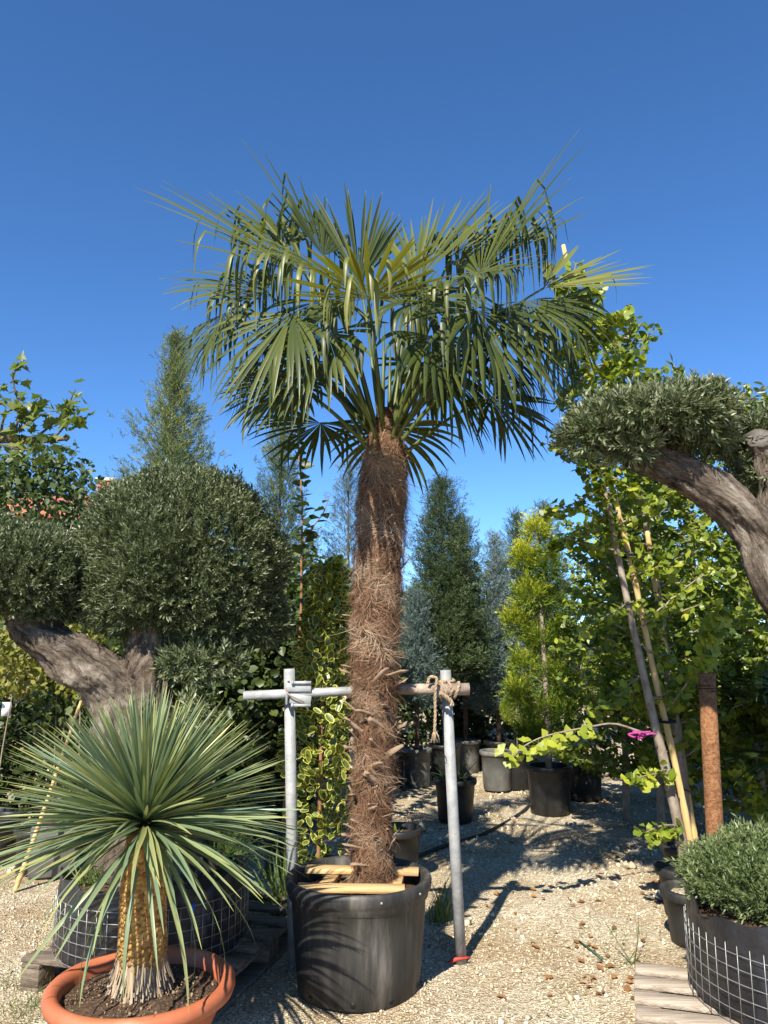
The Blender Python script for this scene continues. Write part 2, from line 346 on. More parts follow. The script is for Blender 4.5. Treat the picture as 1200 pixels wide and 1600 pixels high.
# irrigation hose across the path
hp = [gr(600, 1372), gr(640, 1350), gr(700, 1322), gr(760, 1302), (gr(820, 1268)), gr(838, 1240), gr(845, 1228)]
hp = poly([np.array([p[0], p[1], gz(p[0], p[1]) + .014]) for p in hp], 40)
V, F = tube(hp, .016, 8); tag(obj('garden_hose', V, F, M['hose'], smooth=True), 'black irrigation hose lying across the gravel path behind the posts', 'hose')
hp2 = [gr(628, 1240), gr(660, 1215), gr(700, 1185), gr(740, 1165)]
hp2 = poly([np.array([p[0], p[1], gz(p[0], p[1]) + .012]) for p in hp2], 20)
V, F = tube(hp2, .016, 8); tag(obj('garden_hose', V, F, M['hose'], smooth=True), 'straight black hose on pale gravel beside the far round pot', 'hose')
s0, s1 = gr(905, 1474), gr(942, 1502); s0[2] = s1[2] = .012
V, F = tube([s0, (s0+s1)/2, s1], .004, 6); tag(obj('plant_stick', V, F, leafmat('greenstick', [(.02, .10, .05), (.03, .12, .06)], 0, .5)), 'thin dark green plastic stick lying on the gravel', 'stick')

# ------------------------------------------------------------ pots
def pot_prof(rt, rb, h, lip=.02, liph=.045, wall=.012):
    return [(0.001, .004), (rb*.96, .004), (rb, .012), (rb + (rt-lip-rb)*.5, h*.5), (rt-lip, h-liph-.006), (rt-.004, h-liph), (rt, h-liph+.008), (rt, h-.008), (rt-.006, h), (rt-lip-wall+.004, h), (rt-lip-wall, h-.01), (rt-lip-wall-.02, h*.55)]
def pot(px, py, Y, rt, rb, h, label, mat='small_pot', group=None, soil='soil', z=0.0, x=None):
    """nursery pot; (px, py) only gives its bearing, Y its distance"""
    c = at(px, py, Y) if x is None else np.array([x, Y, 0.]); c[2] = z
    t = T('nursery_pot', label, 'pot', c, group)
    V, F = lathe(pot_prof(rt, rb, h), 36, c); obj('body', V, F, M[mat], t, smooth=True)
    V, F = lathe([(.001, h*.90), (rt*.5, h*.89), (rt-.035, h*.86)], 28, c); V[:, 2] += R.normal(0, .004, len(V)); obj('soil', V, F, M[soil], t)
    return c + np.array([0, 0, h*.87])

# the big tub of the palm
PC = np.array([-.12, 3.9, 0.])
t = T('palm_tub', 'large black plastic tub holding the tall palm', 'pot', PC)
H = .49
prof = [(.001, .004), (.275, .004), (.284, .012), (.296, .14), (.308, .28), (.317, .395), (.330, .405), (.331, .42), (.338, .43), (.345, .445), (.347, .470), (.342, .486), (.334, .49), (.322, .488), (.312, .478), (.304, .40), (.298, .30)]
V, F = lathe(prof, 96, PC, lambda z, a: 1 + np.where(z < .39, .006*np.sin(a*5+1) + .004*np.sin(a*11+z*9), 0.004*np.sin(a*4)*(z > .4)))
obj('body', V, F, M['black_pot'], t, smooth=True)
V, F = lathe([(.001, .43), (.15, .425), (.25, .415), (.306, .405)], 60, PC); V[:, 2] += R.normal(0, .006, len(V)); obj('soil', V, F, M['soil'], t)
for a in (-1.62, -1.02, -2.35, -.3, 2, 1):
    p = PC + np.array([math.cos(a)*.2865, math.sin(a)*.2865, .035]); d = np.array([math.cos(a), math.sin(a), 0])
    V, F = tube([p-d*.006, p, p+d*.002], [.013, .013, .012], 10); obj('drain_hole', V, F, M['strap'], t)
for a in (-1.25, -.62):
    p = PC + np.array([math.cos(a)*.346, math.sin(a)*.346, .458]); d = np.array([math.cos(a), math.sin(a), 0])
    V, F = tube([p-d*.004, p+d*.004, p+d*.006], [.006, .006, .004], 8); obj('rivet', V, F, M['wire'], t)

# timber brace laid in the tub
t = T('timber_brace', 'four fresh pine battens framing the palm trunk in the tub', 'brace', PC + np.array([0, 0, .43]))
def batten(a, b, w, h):
    a, b = np.array(a), np.array(b); d = b-a; L = np.linalg.norm(d)
    V, F = cbox(L, w, h, (a+b)/2, math.atan2(d[1], d[0]), .003); obj('batten', V, F, M['pine'], t)
batten((-.315, 3.66, .447), (-.235, 4.07, .447), .062, .026)
batten((.035, 3.68, .447), (.075, 4.08, .447), .062, .026)
batten((-.395, 3.735, .474), (.095, 3.715, .474), .075, .025)
batten((-.385, 4.035, .474), (.170, 3.990, .474), .075, .025)

# ------------------------------------------------------------ the palm
def frond(parent, base, hub, tipdir, L, droop=.5, bendp=.2, span=112, nseg=36, mat='palm_leaf', tb=.5, rg=R, ctl=None, roll=0., pr=.0085, wmax=.0138, part='frond'):
    base, hub = np.asarray(base, float), np.asarray(hub, float); t = nrm(tipdir)
    dist = np.linalg.norm(hub-base)
    c = ctl if ctl is not None else base + (hub-base)*.5 + np.array([0, 0, .14*dist])
    pp = bez(base, c, hub, 10); pr_ = np.linspace(pr*1.5, pr*.75, 10)
    V, F = tube(pp, pr_, 6); po = obj(part, V, F, M['petiole'] if mat != 'darkpalm' else M['darkpalm'], parent, tint=np.full(len(V), .3), smooth=True)
    s = np.cross(t, [0, 0, 1.]);
    if np.linalg.norm(s) < .25: s = np.cross(t, nrm(hub-base)); 
    if np.linalg.norm(s) < .05: s = np.array([1., 0, 0])
    s = nrm(s); n_ = np.cross(s, t)
    if roll: s, n_ = s*math.cos(roll) + n_*math.sin(roll), n_*math.cos(roll) - s*math.sin(roll)
    dth = rad(2*span)/nseg; parts = []; m = 12; rr = np.linspace(0, 1, m)**.9
    for k in range(nseg):
        th = -rad(span) + (k+.5)*dth; th += rg.normal(0, .018); d = nrm(math.cos(th)*t + math.sin(th)*s + n_*(.10*abs(math.sin(th)) + rg.normal(0, .05)))
        Ls = L*(.62 + .38*math.cos(th*.62))*rg.uniform(.9, 1.06)
        side = nrm(np.cross(n_, d)); g_ = droop*rg.uniform(.3, 1.9)
        bent = rg.random() < bendp; rb = rg.uniform(.42, .78); p = hub.copy(); pts = [p]; sd_ = [side]; nn_ = [n_]
        dirv = d.copy(); nv = n_.copy()
        for q in range(1, m):
            f = max(0., rr[q]-.28)
            dirv = nrm(dirv + np.array([0, 0, -1.])*g_*f*.30)
            if bent and rr[q] > rb:
                dirv = nrm(dirv*.40 + np.array([rg.normal(0, .06), rg.normal(0, .06), -1.])*.75)
            p = p + dirv*Ls*(rr[q]-rr[q-1]); pts.append(p)
            sv = nrm(side - dirv*np.dot(side, dirv)); sd_.append(sv); nn_.append(np.cross(dirv, sv) * (1 if np.dot(np.cross(dirv, sv), n_) > 0 or bent else 1))
        pts, sd_ = np.array(pts), np.array(sd_); nn_ = np.cross(sd_, np.gradient(pts, axis=0)); nn_ = nrm(nn_)
        hw = np.minimum(rr*Ls*math.tan(dth/2)*1.02, wmax)*np.where(rr > .45, 1-((rr-.45)/.55)**2.0*.93, 1)
        keel = hw*.38
        Vv = np.concatenate([pts - sd_*hw[:, None], pts - nn_*keel[:, None], pts + sd_*hw[:, None]])
        a = np.arange(m-1); Fv = np.concatenate([np.stack([a, a+m, a+m+1, a+1], -1), np.stack([a+m, a+2*m, a+2*m+1, a+m+1], -1)])
        tv = np.clip(tb + rg.normal(0, .13) + .25*np.clip(.25-rr, 0, 1), 0, 1); tv = np.where(rr > .93, .98, tv) if rg.random() < .5 else tv
        parts.append((Vv, Fv, np.tile(tv, 3)))
    V, F, tt = join(parts); obj('blade', V, F, M[mat], po, tint=tt)
    return po

rp = np.random.default_rng(21)
trunk_pts = [np.array([-.055, 3.90, .36]), np.array([-.062, 3.90, .70]), np.array([-.048, 3.90, 1.1]), np.array([-.045, 3.90, 1.6]), np.array([-.02, 3.90, 2.1]), at(601, 715, 3.9), at(602, 640, 3.9)]
tp = poly(trunk_pts, 60)
tr_z = tp[:, 2]
def trad(z): return np.interp(z, [.36, .5, .9, 1.2, 1.5, 1.9, 2.25, 2.45, 2.62, 2.75], [.118, .090, .086, .098, .112, .122, .121, .112, .085, .050])
palm = T('fan_palm', 'tall fan palm with shaggy brown fibrous trunk in the black tub', 'palm tree', trunk_pts[0])
V, F = tube(tp, trad(tr_z)*.93, 28, noise=.035, rg=rp); obj('trunk', V, F, M['palm_core'], palm, smooth=True)
# fibre: coherent, matted strands
n = 23000
z0 = rp.uniform(.40, 2.72, n); th = rp.uniform(0, 2*math.pi, n); L = rp.uniform(.03, .10, n)*np.where(z0 > 2.3, 1.5, 1)
ang = 1.0*np.sin(th*2.3 + z0*9) + .8*np.sin(th*5 - z0*17 + 1) + .7*np.sin(z0*31+th*3) + rp.normal(0, .55, n)   # lie of the mat, from straight down
m = 5; s = np.linspace(0, 1, m)
lift0, lift1 = rp.uniform(-.008, .006, n), rp.exponential(.013, n)
wild = rp.random(n) < np.where(z0 > 2.0, .12, .04); lift1[wild] += rp.uniform(.01, .05, wild.sum()); L = np.where(wild & (z0 > 2.0), L*1.5, L); ang = np.where(wild, ang*.35, ang)
z = z0[:, None] - np.cos(ang)[:, None]*L[:, None]*s; curl = rp.normal(0, .5, n)
ringw = .5+.5*np.sin(z*52+th[:, None]*1.0+np.sin(th[:, None]*3)); r_ = trad(z)*(.97) + .012*ringw + lift0[:, None] + lift1[:, None]*(s**1.5)
tt_ = th[:, None] + (np.sin(ang)[:, None]*L[:, None]*s + curl[:, None]*L[:, None]*s*s*.5)/trad(z0)[:, None]
ax = np.stack([np.interp(z, tr_z, tp[:, 0]), np.full_like(z, 3.9) + (np.interp(z, tr_z, tp[:, 1])-3.9)], -1)
P3 = np.stack([ax[..., 0] + r_*np.cos(tt_), ax[..., 1] + r_*np.sin(tt_), z], -1)
dv = nrm(np.gradient(P3, axis=1)); rv = np.stack([np.cos(tt_), np.sin(tt_), 0*tt_], -1)
sv = nrm(np.cross(dv, rv) + rp.normal(0, .35, (n, 1, 3))); hw = (rp.uniform(.0007, .0017, n)[:, None]*(1-.75*s))[..., None]
V = np.stack([P3 - sv*hw, P3 + sv*hw], 2).reshape(-1, 3)
b0 = (np.arange(n)*m*2)[:, None]; a = np.arange(m-1)[None]*2; F = np.stack([b0+a, b0+a+1, b0+a+3, b0+a+2], -1).reshape(-1, 4)
tz = np.clip(.42 + .22*np.sin(z0*21+th*1.3) + rp.normal(0, .18, n) + .12*(z0 > 1.5) + .2*(rp.random(n) < .06), 0, 1)
fo = obj('fibre', V, F, M['fibre'], palm, tint=np.repeat(tz, m*2)); fo['kind'] = 'stuff'
# cut leaf-base stubs
stub_me = []
for k in range(5):
    L_, w0, w1 = rp.uniform(.9, 1.1), .12, rp.uniform(.08, .11); tt2 = np.linspace(0, 1, 5); bend = rp.uniform(-.25, .25)
    Vs = []
    for q in tt2:
        w = w0+(w1-w0)*q; h = .035*(1-.3*q); cz = bend*q*q
        Vs += [[-w, q*L_, cz-h], [w, q*L_, cz-h], [w*.8, q*L_, cz+h], [-w*.8, q*L_, cz+h]]
    Vs = np.array(Vs) + rp.normal(0, .016, (20, 3)); Vs[16:, 1] += rp.uniform(-.16, .1, 4)
    Fs = [[q*4+e, q*4+(e+1) % 4, q*4+4+(e+1) % 4, q*4+4+e] for q in range(4) for e in range(4)] + [[16, 17, 18, 19]]
    me = mesh('leaf_stub', Vs, np.array(Fs)); me.materials.append(M['stub']); stub_me.append(me)
def stub(z, th, L, tilt, skew):
    c = np.array([np.interp(z, tr_z, tp[:, 0]), 3.9, z]); rdv = np.array([math.cos(th), math.sin(th), 0]); tv = np.array([-rdv[1], rdv[0], 0])
    P = c + rdv*(trad(z)*.93); D = rdv*math.cos(tilt) + np.array([0, 0, 1])*math.sin(tilt) + tv*skew
    place('leaf_stub', stub_me[rp.integers(5)], palm, P, D, np.cross(nrm(D), tv) + .2*rp.normal(0, 1, 3), L)
for k in range(74):
    z = .52 + .90*((k+rp.random())/74)**.95; th = k*2.39996 + rp.normal(0, .25)
    tang = rp.random() < .62 or math.sin(th) < -.6
    stub(z, th, rp.uniform(.055, .125) if tang else rp.uniform(.05, .10), rp.uniform(.3, 1.1) if tang else rp.uniform(.5, 1.25), rp.choice([-1, 1])*rp.uniform(.6, 2.2) if tang else rp.normal(0, .35))
for k in range(22):
    z = rp.uniform(1.35, 2.2); stub(z, rp.uniform(0, 6.28), rp.uniform(.03, .075), rp.uniform(.2, .9), rp.normal(0, .6))
for k in range(12):                          # sheath ends under the crown
    z = rp.uniform(2.35, 2.60); stub(z, k*2.4, rp.uniform(.04, .09), rp.uniform(1.1, 1.45), rp.normal(0, .3))

CT = at(601, 690, 3.9)
def pfrond(hx, hy, hY, tx, ty, tY, L=None, **kw):
    hub, tip = at(hx, hy, hY), at(tx, ty, tY); d = tip-hub
    L = L or np.linalg.norm(d)
    o = hub-CT; az = math.atan2(o[1], o[0]); up = o[2] > .45
    b = CT + np.array([math.cos(az)*.05, math.sin(az)*.05, .02 if up else -.10*rp.random()-.02])
    frond(palm, b, hub, d, L, rg=rp, roll=-.8*float(nrm(d)[0]), **kw)
# fronds one can tell apart: hub, tip (bearing and distance), length, droop, share of snapped tips, half angle, tint
for hx, hy, hY, tx, ty, tY, l_, dr, bp_, sp__, tb_ in [
    (575, 467, 3.24, 580, 400, 2.93, .47, .05, .28, 108, .95),     # young bright one facing the path
    (562, 440, 4.30, 556, 255, 4.42, .68, .03, .05, 40, .30),
    (650, 440, 4.15, 722, 285, 4.30, .66, .03, .06, 60, .60),
    (750, 430, 3.85, 862, 215, 3.90, .86, .06, .55, 66, .5),
    (480, 430, 3.75, 248, 280, 3.65, .90, .06, .42, 62, .70),
    (505, 400, 4.10, 408, 212, 4.20, .78, .05, .50, 62, .4),
    (415, 455, 3.95, 275, 425, 3.95, .56, .22, .40, 90, .5),
    (452, 597, 3.70, 405, 640, 3.58, .44, .30, .05, 118, .42),     # low left fan
    (805, 500, 3.80, 850, 585, 3.76, .60, .35, .25, 95, .3),
    (850, 450, 4.20, 990, 395, 4.35, .62, .05, .25, 55, .85),
    (695, 575, 3.55, 735, 660, 3.50, .46, .30, .15, 85, .25),
    (385, 480, 4.15, 315, 545, 4.2, .56, .40, .30, 90, .3),
    (745, 485, 3.45, 785, 570, 3.34, .60, .40, .25, 95, .35),
    (510, 520, 3.38, 465, 600, 3.28, .52, .40, .20, 95, .35),
    (455, 490, 3.45, 405, 560, 3.34, .62, .45, .40, 95, .45),
    (640, 480, 4.50, 655, 420, 4.85, .60, .30, .30, 85, .25),
    (705, 400, 4.15, 780, 310, 4.35, .60, .12, .55, 75, .5),
    (450, 385, 4.05, 380, 325, 4.15, .60, .15, .55, 75, .5),
    (865, 470, 4.05, 890, 560, 4.10, .56, .40, .30, 85, .3),
    (515, 430, 3.60, 440, 400, 3.38, .60, .28, .65, 85, .6),
    (700, 450, 3.55, 765, 425, 3.32, .58, .30, .55, 85, .55),
    (790, 395, 4.00, 855, 320, 4.10, .54, .18, .70, 75, .55),
    (675, 525, 3.42, 725, 605, 3.32, .50, .40, .15, 90, .28),
    (775, 545, 3.65, 800, 640, 3.60, .50, .35, .15, 90, .25),
    (420, 530, 4.0, 380, 610, 4.0, .50, .40, .20, 95, .3),
    (655, 470, 3.75, 700, 500, 3.6, .52, .6, .4, 90, .35), (500, 470, 3.8, 450, 520, 3.7, .52, .6, .4, 90, .35),
    (820, 470, 3.75, 870, 500, 3.65, .54, .6, .45, 85, .35), (350, 490, 3.8, 310, 560, 3.75, .46, .5, .3, 85, .4)]:
    pfrond(hx, hy, hY, tx, ty, tY, L=l_, droop=dr*1.5, bendp=min(.75, bp_*1.35), span=sp__, tb=tb_, nseg=int(max(22, sp__*.40)))
# older ones all round the back
for k in range(5):
    az = .3 + k*.6 + rp.normal(0, .1); o = np.array([math.cos(az), math.sin(az), 0]); el = rp.uniform(.25, .9); d_ = rp.uniform(.52, .70)
    hub = CT + o*math.cos(el)*d_ + np.array([0, 0, math.sin(el)*d_ + .08])
    frond(palm, CT + o*.06 + np.array([0, 0, -rp.uniform(0, .14)]), hub, o*.6 + np.array([0, 0, rp.uniform(-.8, -.1)]), rp.uniform(.46, .56), droop=rp.uniform(.3, .7), bendp=.25, tb=rp.uniform(.15, .42), rg=rp, nseg=30)
# the spear and hanging filaments
for k in range(5):
    b = CT + np.array([rp.normal(0, .02), rp.normal(0, .02), .0]); e = b + np.array([rp.normal(0, .05), rp.normal(0, .05), rp.uniform(.45, .7)])
    V, F = tube([b, (b+e)/2, e], [.014, .012, .003], 6); obj('spear', V, F, M['petiole'], palm, smooth=True)

# ------------------------------------------------------------ scaffold posts beside the palm
lp0, lp1 = at(458, 1352, 4.15), at(452, 1045, 4.15); lp0[2] = -.05; lp0[0] = lp1[0] + (at(458, 1352, 4.15)[0]-lp1[0])*1.35
V, F = tube([lp0, (lp0+lp1)/2, lp1-np.array([0, 0, .0])], .029, 20); tag(obj('metal_post', V, F, M['galv'], smooth=True, origin=lp0), 'galvanised steel post with bolted clamp behind the yucca', 'post')
rp0, rp1 = gr(721, 1502), at(696, 1047, 4.15); rp0[2] = -.05
post2 = T('metal_post', 'leaning galvanised steel post tied with rope, standing in the gravel', 'post', rp0)
V, F = tube([rp0, (rp0+rp1)/2, rp1], .0285, 20); obj('tube', V, F, M['galv'], post2, smooth=True)
tape = rp1 + (rp0-rp1)*.045; V, F = tube([tape-np.array([0, 0, .012]), tape, tape+np.array([0, 0, .012])], .0305, 18); obj('tape_band', V, F, M['strap'], post2)
fb = gr(718, 1502); V, F = tube([fb+np.array([-.055, -.03, .004]), fb+np.array([-.02, -.034, .022]), fb+np.array([.03, -.036, .030]), fb+np.array([.05, -.03, .028])], [.006, .009, .008, .004], 6, noise=.35, rg=R)
tag(obj('red_cloth', V, F, M['redpaint']), 'scrap of red plastic at the foot of the leaning post', 'scrap')
b0, b1 = at(381, 1087, 4.085), at(640, 1076, 4.085)
V, F = tube([b0, (b0+b1)/2, b1], [.0235]*3, 18); tag(obj('cross_rail', V, F, M['galv'], smooth=True, origin=b0), 'grey steel rail clamped across the left post and passing behind the trunk', 'rail')
q0, q1 = at(612, 1076.5, 4.07), at(733, 1077, 4.085)
V, F = tube([q0, q0*.5+q1*.5, q1], [.0262, .028, .031], 16, noise=.02, rg=R); tag(obj('cross_rail', V, F, M['brownpole'], smooth=True, origin=q0), 'peeling brown pole roped to the right post', 'rail')
# clamp
cc = at(462, 1082, 4.10); cl = T('post_clamp', 'rusty galvanised coupler bolting rail to the left post', 'clamp', cc)
ca = lambda dx, dy, dz: cc + np.array([dx, dy, dz])
V, F = cbox(.13, .010, .045, ca(.02, -.055+.01, .028), 0, .003); obj('jaw', V, F, M['galv'], cl)
V, F = cbox(.11, .010, .050, ca(.03, -.040, -.034), 0, .003, Matrix.Rotation(.12, 3, 'Y')); obj('jaw', V, F, M['galv'], cl)
V, F = cbox(.012, .075, .12, ca(-.042, .0, .0), 0, .003); obj('side_plate', V, F, M['galv'], cl)
V, F = cbox(.012, .075, .12, ca(.046, .0, .0), 0, .003); obj('side_plate', V, F, M['galv'], cl)
for dz in (.052, -.062):
    V, F = tube([ca(-.01, -.055, dz), ca(.04, -.055, dz), ca(.085, -.055, dz)], .0085, 8); obj('bolt', V, F, M['galv'], cl, smooth=True)
    V, F = tube([ca(-.016, -.055, dz), ca(-.004, -.055, dz)], .013, 6); obj('nut', V, F, M['galv'], cl)
V, F = tube(poly([ca(-.05, -.05, .03), ca(-.03, -.062, -.005), ca(.02, -.066, -.03), ca(.05, -.06, -.045)], 12), .0045, 6); obj('tie_wire', V, F, M['brownpole'], cl)
# rope
rc = at(697, 1077, 4.10)
def rope(pts, r=.0072, tw=90, n=60):
    p = poly(pts, n); d = nrm(np.gradient(p, axis=0)); x = nrm(np.cross(d, [.3, .9, .2])); y = np.cross(d, x); out = []
    s_ = np.concatenate([[0], np.cumsum(np.linalg.norm(np.diff(p, axis=0), axis=1))])
    for k in range(3):
        a = s_*tw + k*2.094; out.append(tube(p + (np.cos(a)*r*.55)[:, None]*x + (np.sin(a)*r*.55)[:, None]*y, r*.62, 6))
    return join(out)
def helix(c, ax, r, turns, L, n=26):
    a = np.linspace(0, turns*2*math.pi, n); ax = nrm(ax); x = nrm(np.cross(ax, [0.1, 0, 1.])); y = np.cross(ax, x)
    return c + np.linspace(-.5, .5, n)[:, None]*L*ax + (np.cos(a)*r)[:, None]*x + (np.sin(a)*r)[:, None]*y
ro = T('knotted_rope', 'frayed twisted rope knotted round the pole on the leaning post', 'rope', rc)
V, F, _ = rope(helix(rc + np.array([-.01, -.012, 0]), (1, 0, .2), .040, 2.0, .07), n=110); obj('lashing', V, F, M['rope'], ro, smooth=True)
V, F, _ = rope(helix(rc + np.array([.005, .045, .03]), (.2, 0, 1), .039, 1.6, .07), n=90); obj('lashing', V, F, M['rope'], ro, smooth=True)
V, F, _ = rope(helix(rc + np.array([.045, -.012, 0]), (1, 0, -.5), .042, 1.2, .03), n=70); obj('lashing', V, F, M['rope'], ro, smooth=True)
h = [at(668, 1068, 4.03), at(672, 1058, 4.03), at(682, 1060, 4.02), at(681, 1072, 4.02), at(680, 1090, 4.03), at(680, 1120, 4.035), at(679, 1143, 4.035)]
V, F, _ = rope(h, n=90); obj('hanging_end', V, F, M['rope'], ro, smooth=True)
e = h[-1]; fr = [tube([e + np.array([0, 0, .01]), e + np.array([R.normal(0, .008), R.normal(0, .008), -.02]), e + np.array([R.normal(0, .014), R.normal(0, .012), -.055])], [.004, .003, .001], 4) for _ in range(14)]
V, F, _ = join(fr); obj('frayed_tassel', V, F, M['rope'], ro)
h = [at(688, 1082, 4.03), at(698, 1090, 4.04), at(705, 1097, 4.05), at(706, 1103, 4.05)]
V, F, _ = rope(h, .011, n=40); obj('knot_end', V, F, M['rope'], ro, smooth=True)
w0, w1 = at(708, 1054, 4.12), at(830, 1040, 8.0)
V, F = tube([w0, (w0+w1)/2 - np.array([0, 0, .02]), w1], .0022, 5); tag(obj('guy_wire', V, F, M['strap']), 'thin wire running from the leaning post back to the conifers', 'wire')
# ------------------------------------------------------------ yucca in its terracotta bowl
ry = np.random.default_rng(5)
BC = np.array([-.925, 3.2, 0.])
bowl = T('plant_bowl', 'wide terracotta plastic bowl with thick rolled rim', 'bowl', BC)
V, F = lathe([(.001, .004), (.19, .004), (.205, .012), (.25, .10), (.288, .185), (.305, .235), (.322, .238), (.345, .248), (.352, .268), (.350, .288), (.338, .300), (.318, .302), (.300, .292), (.292, .275), (.285, .22)], 84, BC)
obj('body', V, F, M['terracotta'], bowl, smooth=True)
pr = [(.001, .272), (.06, .270), (.12, .266), (.18, .258), (.24, .252), (.288, .250)]
V, F = lathe(pr, 70, BC); rr_ = np.hypot(V[:, 0]-BC[0], V[:, 1]-BC[1]); V[:, 2] += .012*np.sin(V[:, 0]*23+1)*np.sin(V[:, 1]*19)*(rr_ < .27) + ry.normal(0, .0035, len(V)); obj('soil', V, F, M['soil'], bowl)
n = 900; a = ry.uniform(0, 6.283, n); q = np.sqrt(ry.random(n))*.27
P = np.stack([BC[0]+q*np.cos(a), BC[1]+q*np.sin(a), np.interp(q, [p[0] for p in pr], [p[1] for p in pr]) + .004], -1)
V, F, t = scatter(peb, P, rdir(n, ry), rdir(n, ry), ry.lognormal(math.log(.0035), .5, n), np.clip(ry.normal(.2, .25, n), 0, 1), ry)
so_ = obj('soil_crumbs', V, F, M['straw'], bowl, tint=t*.8); so_['kind'] = 'stuff'

YB, YT = BC + np.array([-.005, 0, .25]), np.array([-.945, 3.2, .86])
yuc = T('yucca', 'round spiky blue-green yucca with thick scaly trunk in the terracotta bowl', 'yucca', YB)
ypts = poly([YB - np.array([0, 0, .03]), YB*.6+YT*.4 + np.array([.004, 0, 0]), YT], 24)
yr = lambda z: np.interp(z, [.22, .30, .42, .60, .75, .90], [.098, .094, .091, .086, .080, .062])
V, F = tube(ypts, yr(ypts[:, 2])*.93, 30); obj('trunk', V, F, surf('yuccacore', [(.10, .05, .02), (.22, .12, .045)], 30, rough=.9), yuc, smooth=True)
# leaf-base scales in spirals
cols, parts = 36, []
sc_t = [(np.array([[-.5, -.1, 0], [.5, -.1, 0], [.46, .80, .20], [0, 1.15, .26], [-.46, .80, .20], [0, .35, .24], [-.4, .65, .0], [.4, .65, .0], [0, .95, .05]]) + ry.normal(0, .04, (9, 3)), np.array([[0, 1, 5], [1, 2, 5], [2, 3, 5], [3, 4, 5], [4, 0, 5], [2, 7, 8], [2, 8, 3], [3, 8, 6], [3, 6, 4]]), np.array([-.22, -.22, .12, .2, .12, .05, -.3, -.3, -.3])) for _ in range(4)]
PP, DD, NN = [], [], []
rows = 56
for i_ in range(rows):
    z = .345 + (.80-.345)*i_/rows
    for j_ in range(cols):
        a = (j_ + .5*(i_ % 2))*2*math.pi/cols + ry.normal(0, .045) + i_*.012
        cx = np.interp(z, ypts[:, 2], ypts[:, 0]); r0 = yr(z)*.94; rdv = np.array([math.cos(a), math.sin(a), 0])
        PP.append([cx + r0*rdv[0], 3.2 + r0*rdv[1], z + ry.normal(0, .0015)]); NN.append(rdv); DD.append(np.array([0, 0, -1]) + .12*rdv + ry.normal(0, .05, 3))
PP, DD, NN = map(np.array, (PP, DD, NN))
V, F, t = scatter(sc_t, PP, DD, NN, .0195*ry.uniform(.75, 1.3, len(PP)), np.clip(ry.normal(.50, .22, len(PP)), 0, 1), ry)
o = obj('bark_scales', V, F, M['yucca_scale'], yuc, tint=t); o['kind'] = 'stuff'
# pale dry skirt round the foot
n = 900; a = ry.uniform(0, 6.283, n); z = ry.uniform(.25, .40, n); rdv = np.stack([np.cos(a), np.sin(a), 0*a], -1)
P = np.stack([np.interp(z, ypts[:, 2], ypts[:, 0]) + yr(z)*.97*rdv[:, 0], 3.2 + yr(z)*.97*rdv[:, 1], z], -1)
ft = []
for k in range(4):
    w = .052; q = np.linspace(0, 1, 4); y = q; zz = .12*q**2*ry.uniform(.5, 2); Vv = np.concatenate([np.stack([-w*(1-.2*q), y, zz], -1), np.stack([w*(1-.2*q), y, zz], -1), np.stack([0*q, y, zz+.05], -1)])
    ft.append((Vv, np.array([[e, e+8, e+9, e+1] for e in range(3)] + [[e+8, e+4, e+5, e+9] for e in range(3)]), np.zeros(12)))
V, F, t = scatter(ft, P, np.c_[rdv[:, :2]*.08, -np.ones(n)] + ry.normal(0, .09, (n, 3)), rdv, ry.uniform(.05, .11, n), ry.uniform(.15, .95, n), ry)
o = obj('dry_skirt', V, F, M['straw'], yuc, tint=t); o['kind'] = 'stuff'
# leaves: the ones towards the viewer singly, the rest joined
def yleaf(drop, w=.0150, m=9, kink=None):
    q = np.linspace(0, 1, m); el = np.zeros(m); y = np.zeros(m); z = np.zeros(m)
    for i_ in range(1, m):
        el[i_] = -drop*q[i_]**1.5
        if kink and q[i_] > kink: el[i_] -= 1.1
        y[i_] = y[i_-1] + math.cos(el[i_])/(m-1); z[i_] = z[i_-1] + math.sin(el[i_])/(m-1)
    hw = w*np.interp(q, [0, .06, .5, .85, 1], [1.5, .85, 1.0, .55, .05])
    V = np.concatenate([np.stack([-hw, y, z], -1), np.stack([0*hw, y, z-hw*.28], -1), np.stack([hw, y, z], -1)])
    t = np.interp(q, [0, .2, .85, 1], [.25, 0, .05, .45]); t = np.concatenate([t+.16, t, t+.16])
    return V, np.array([[e, e+m, e+m+1, e+1] for e in range(m-1)] + [[e+m, e+2*m, e+2*m+1, e+m+1] for e in range(m-1)]), t
HC = YT + np.array([0, 0, .05])
nl = 640; k = np.arange(nl); u = (k+.5)/nl; el = np.arcsin(np.clip(1 - u*1.12, -1, 1)) + ry.normal(0, .05, nl); el = np.where((u > .95) & (ry.random(nl) < .5), el - ry.uniform(.2, .75, nl), el); az = k*2.39996 + ry.normal(0, .05, nl)
D = np.stack([np.cos(el)*np.cos(az), np.cos(el)*np.sin(az), np.sin(el)], -1)
L = np.where(el > .2, ry.uniform(.50, .60, nl), ry.uniform(.52, .68, nl)); L = L*np.interp(el, [.5, 1.1], [1, .84])
P = HC + D*np.array([.03, .03, .03]) + np.c_[np.zeros((nl, 2)), -.06*(1-np.sin(el))]
drop = np.clip(.06 + .80*np.clip(.50-el, 0, 1.3) + ry.normal(0, .08, nl), .02, 1.0)
tint0 = np.clip(.20 + ry.normal(0, .13, nl) + .3*(ry.random(nl) < .22), 0, .85)
lev = [.06, .2, .35, .5, .7, .9]; ymes = {}
def ymesh(di, ti):
    if (di, ti) not in ymes:
        V, F, t = yleaf(lev[di], kink=None); me = mesh('leaf', V, F, np.clip(t + ti*.17, 0, 1)); me.materials.append(M['yucca']); ymes[di, ti] = me
    return ymes[di, ti]
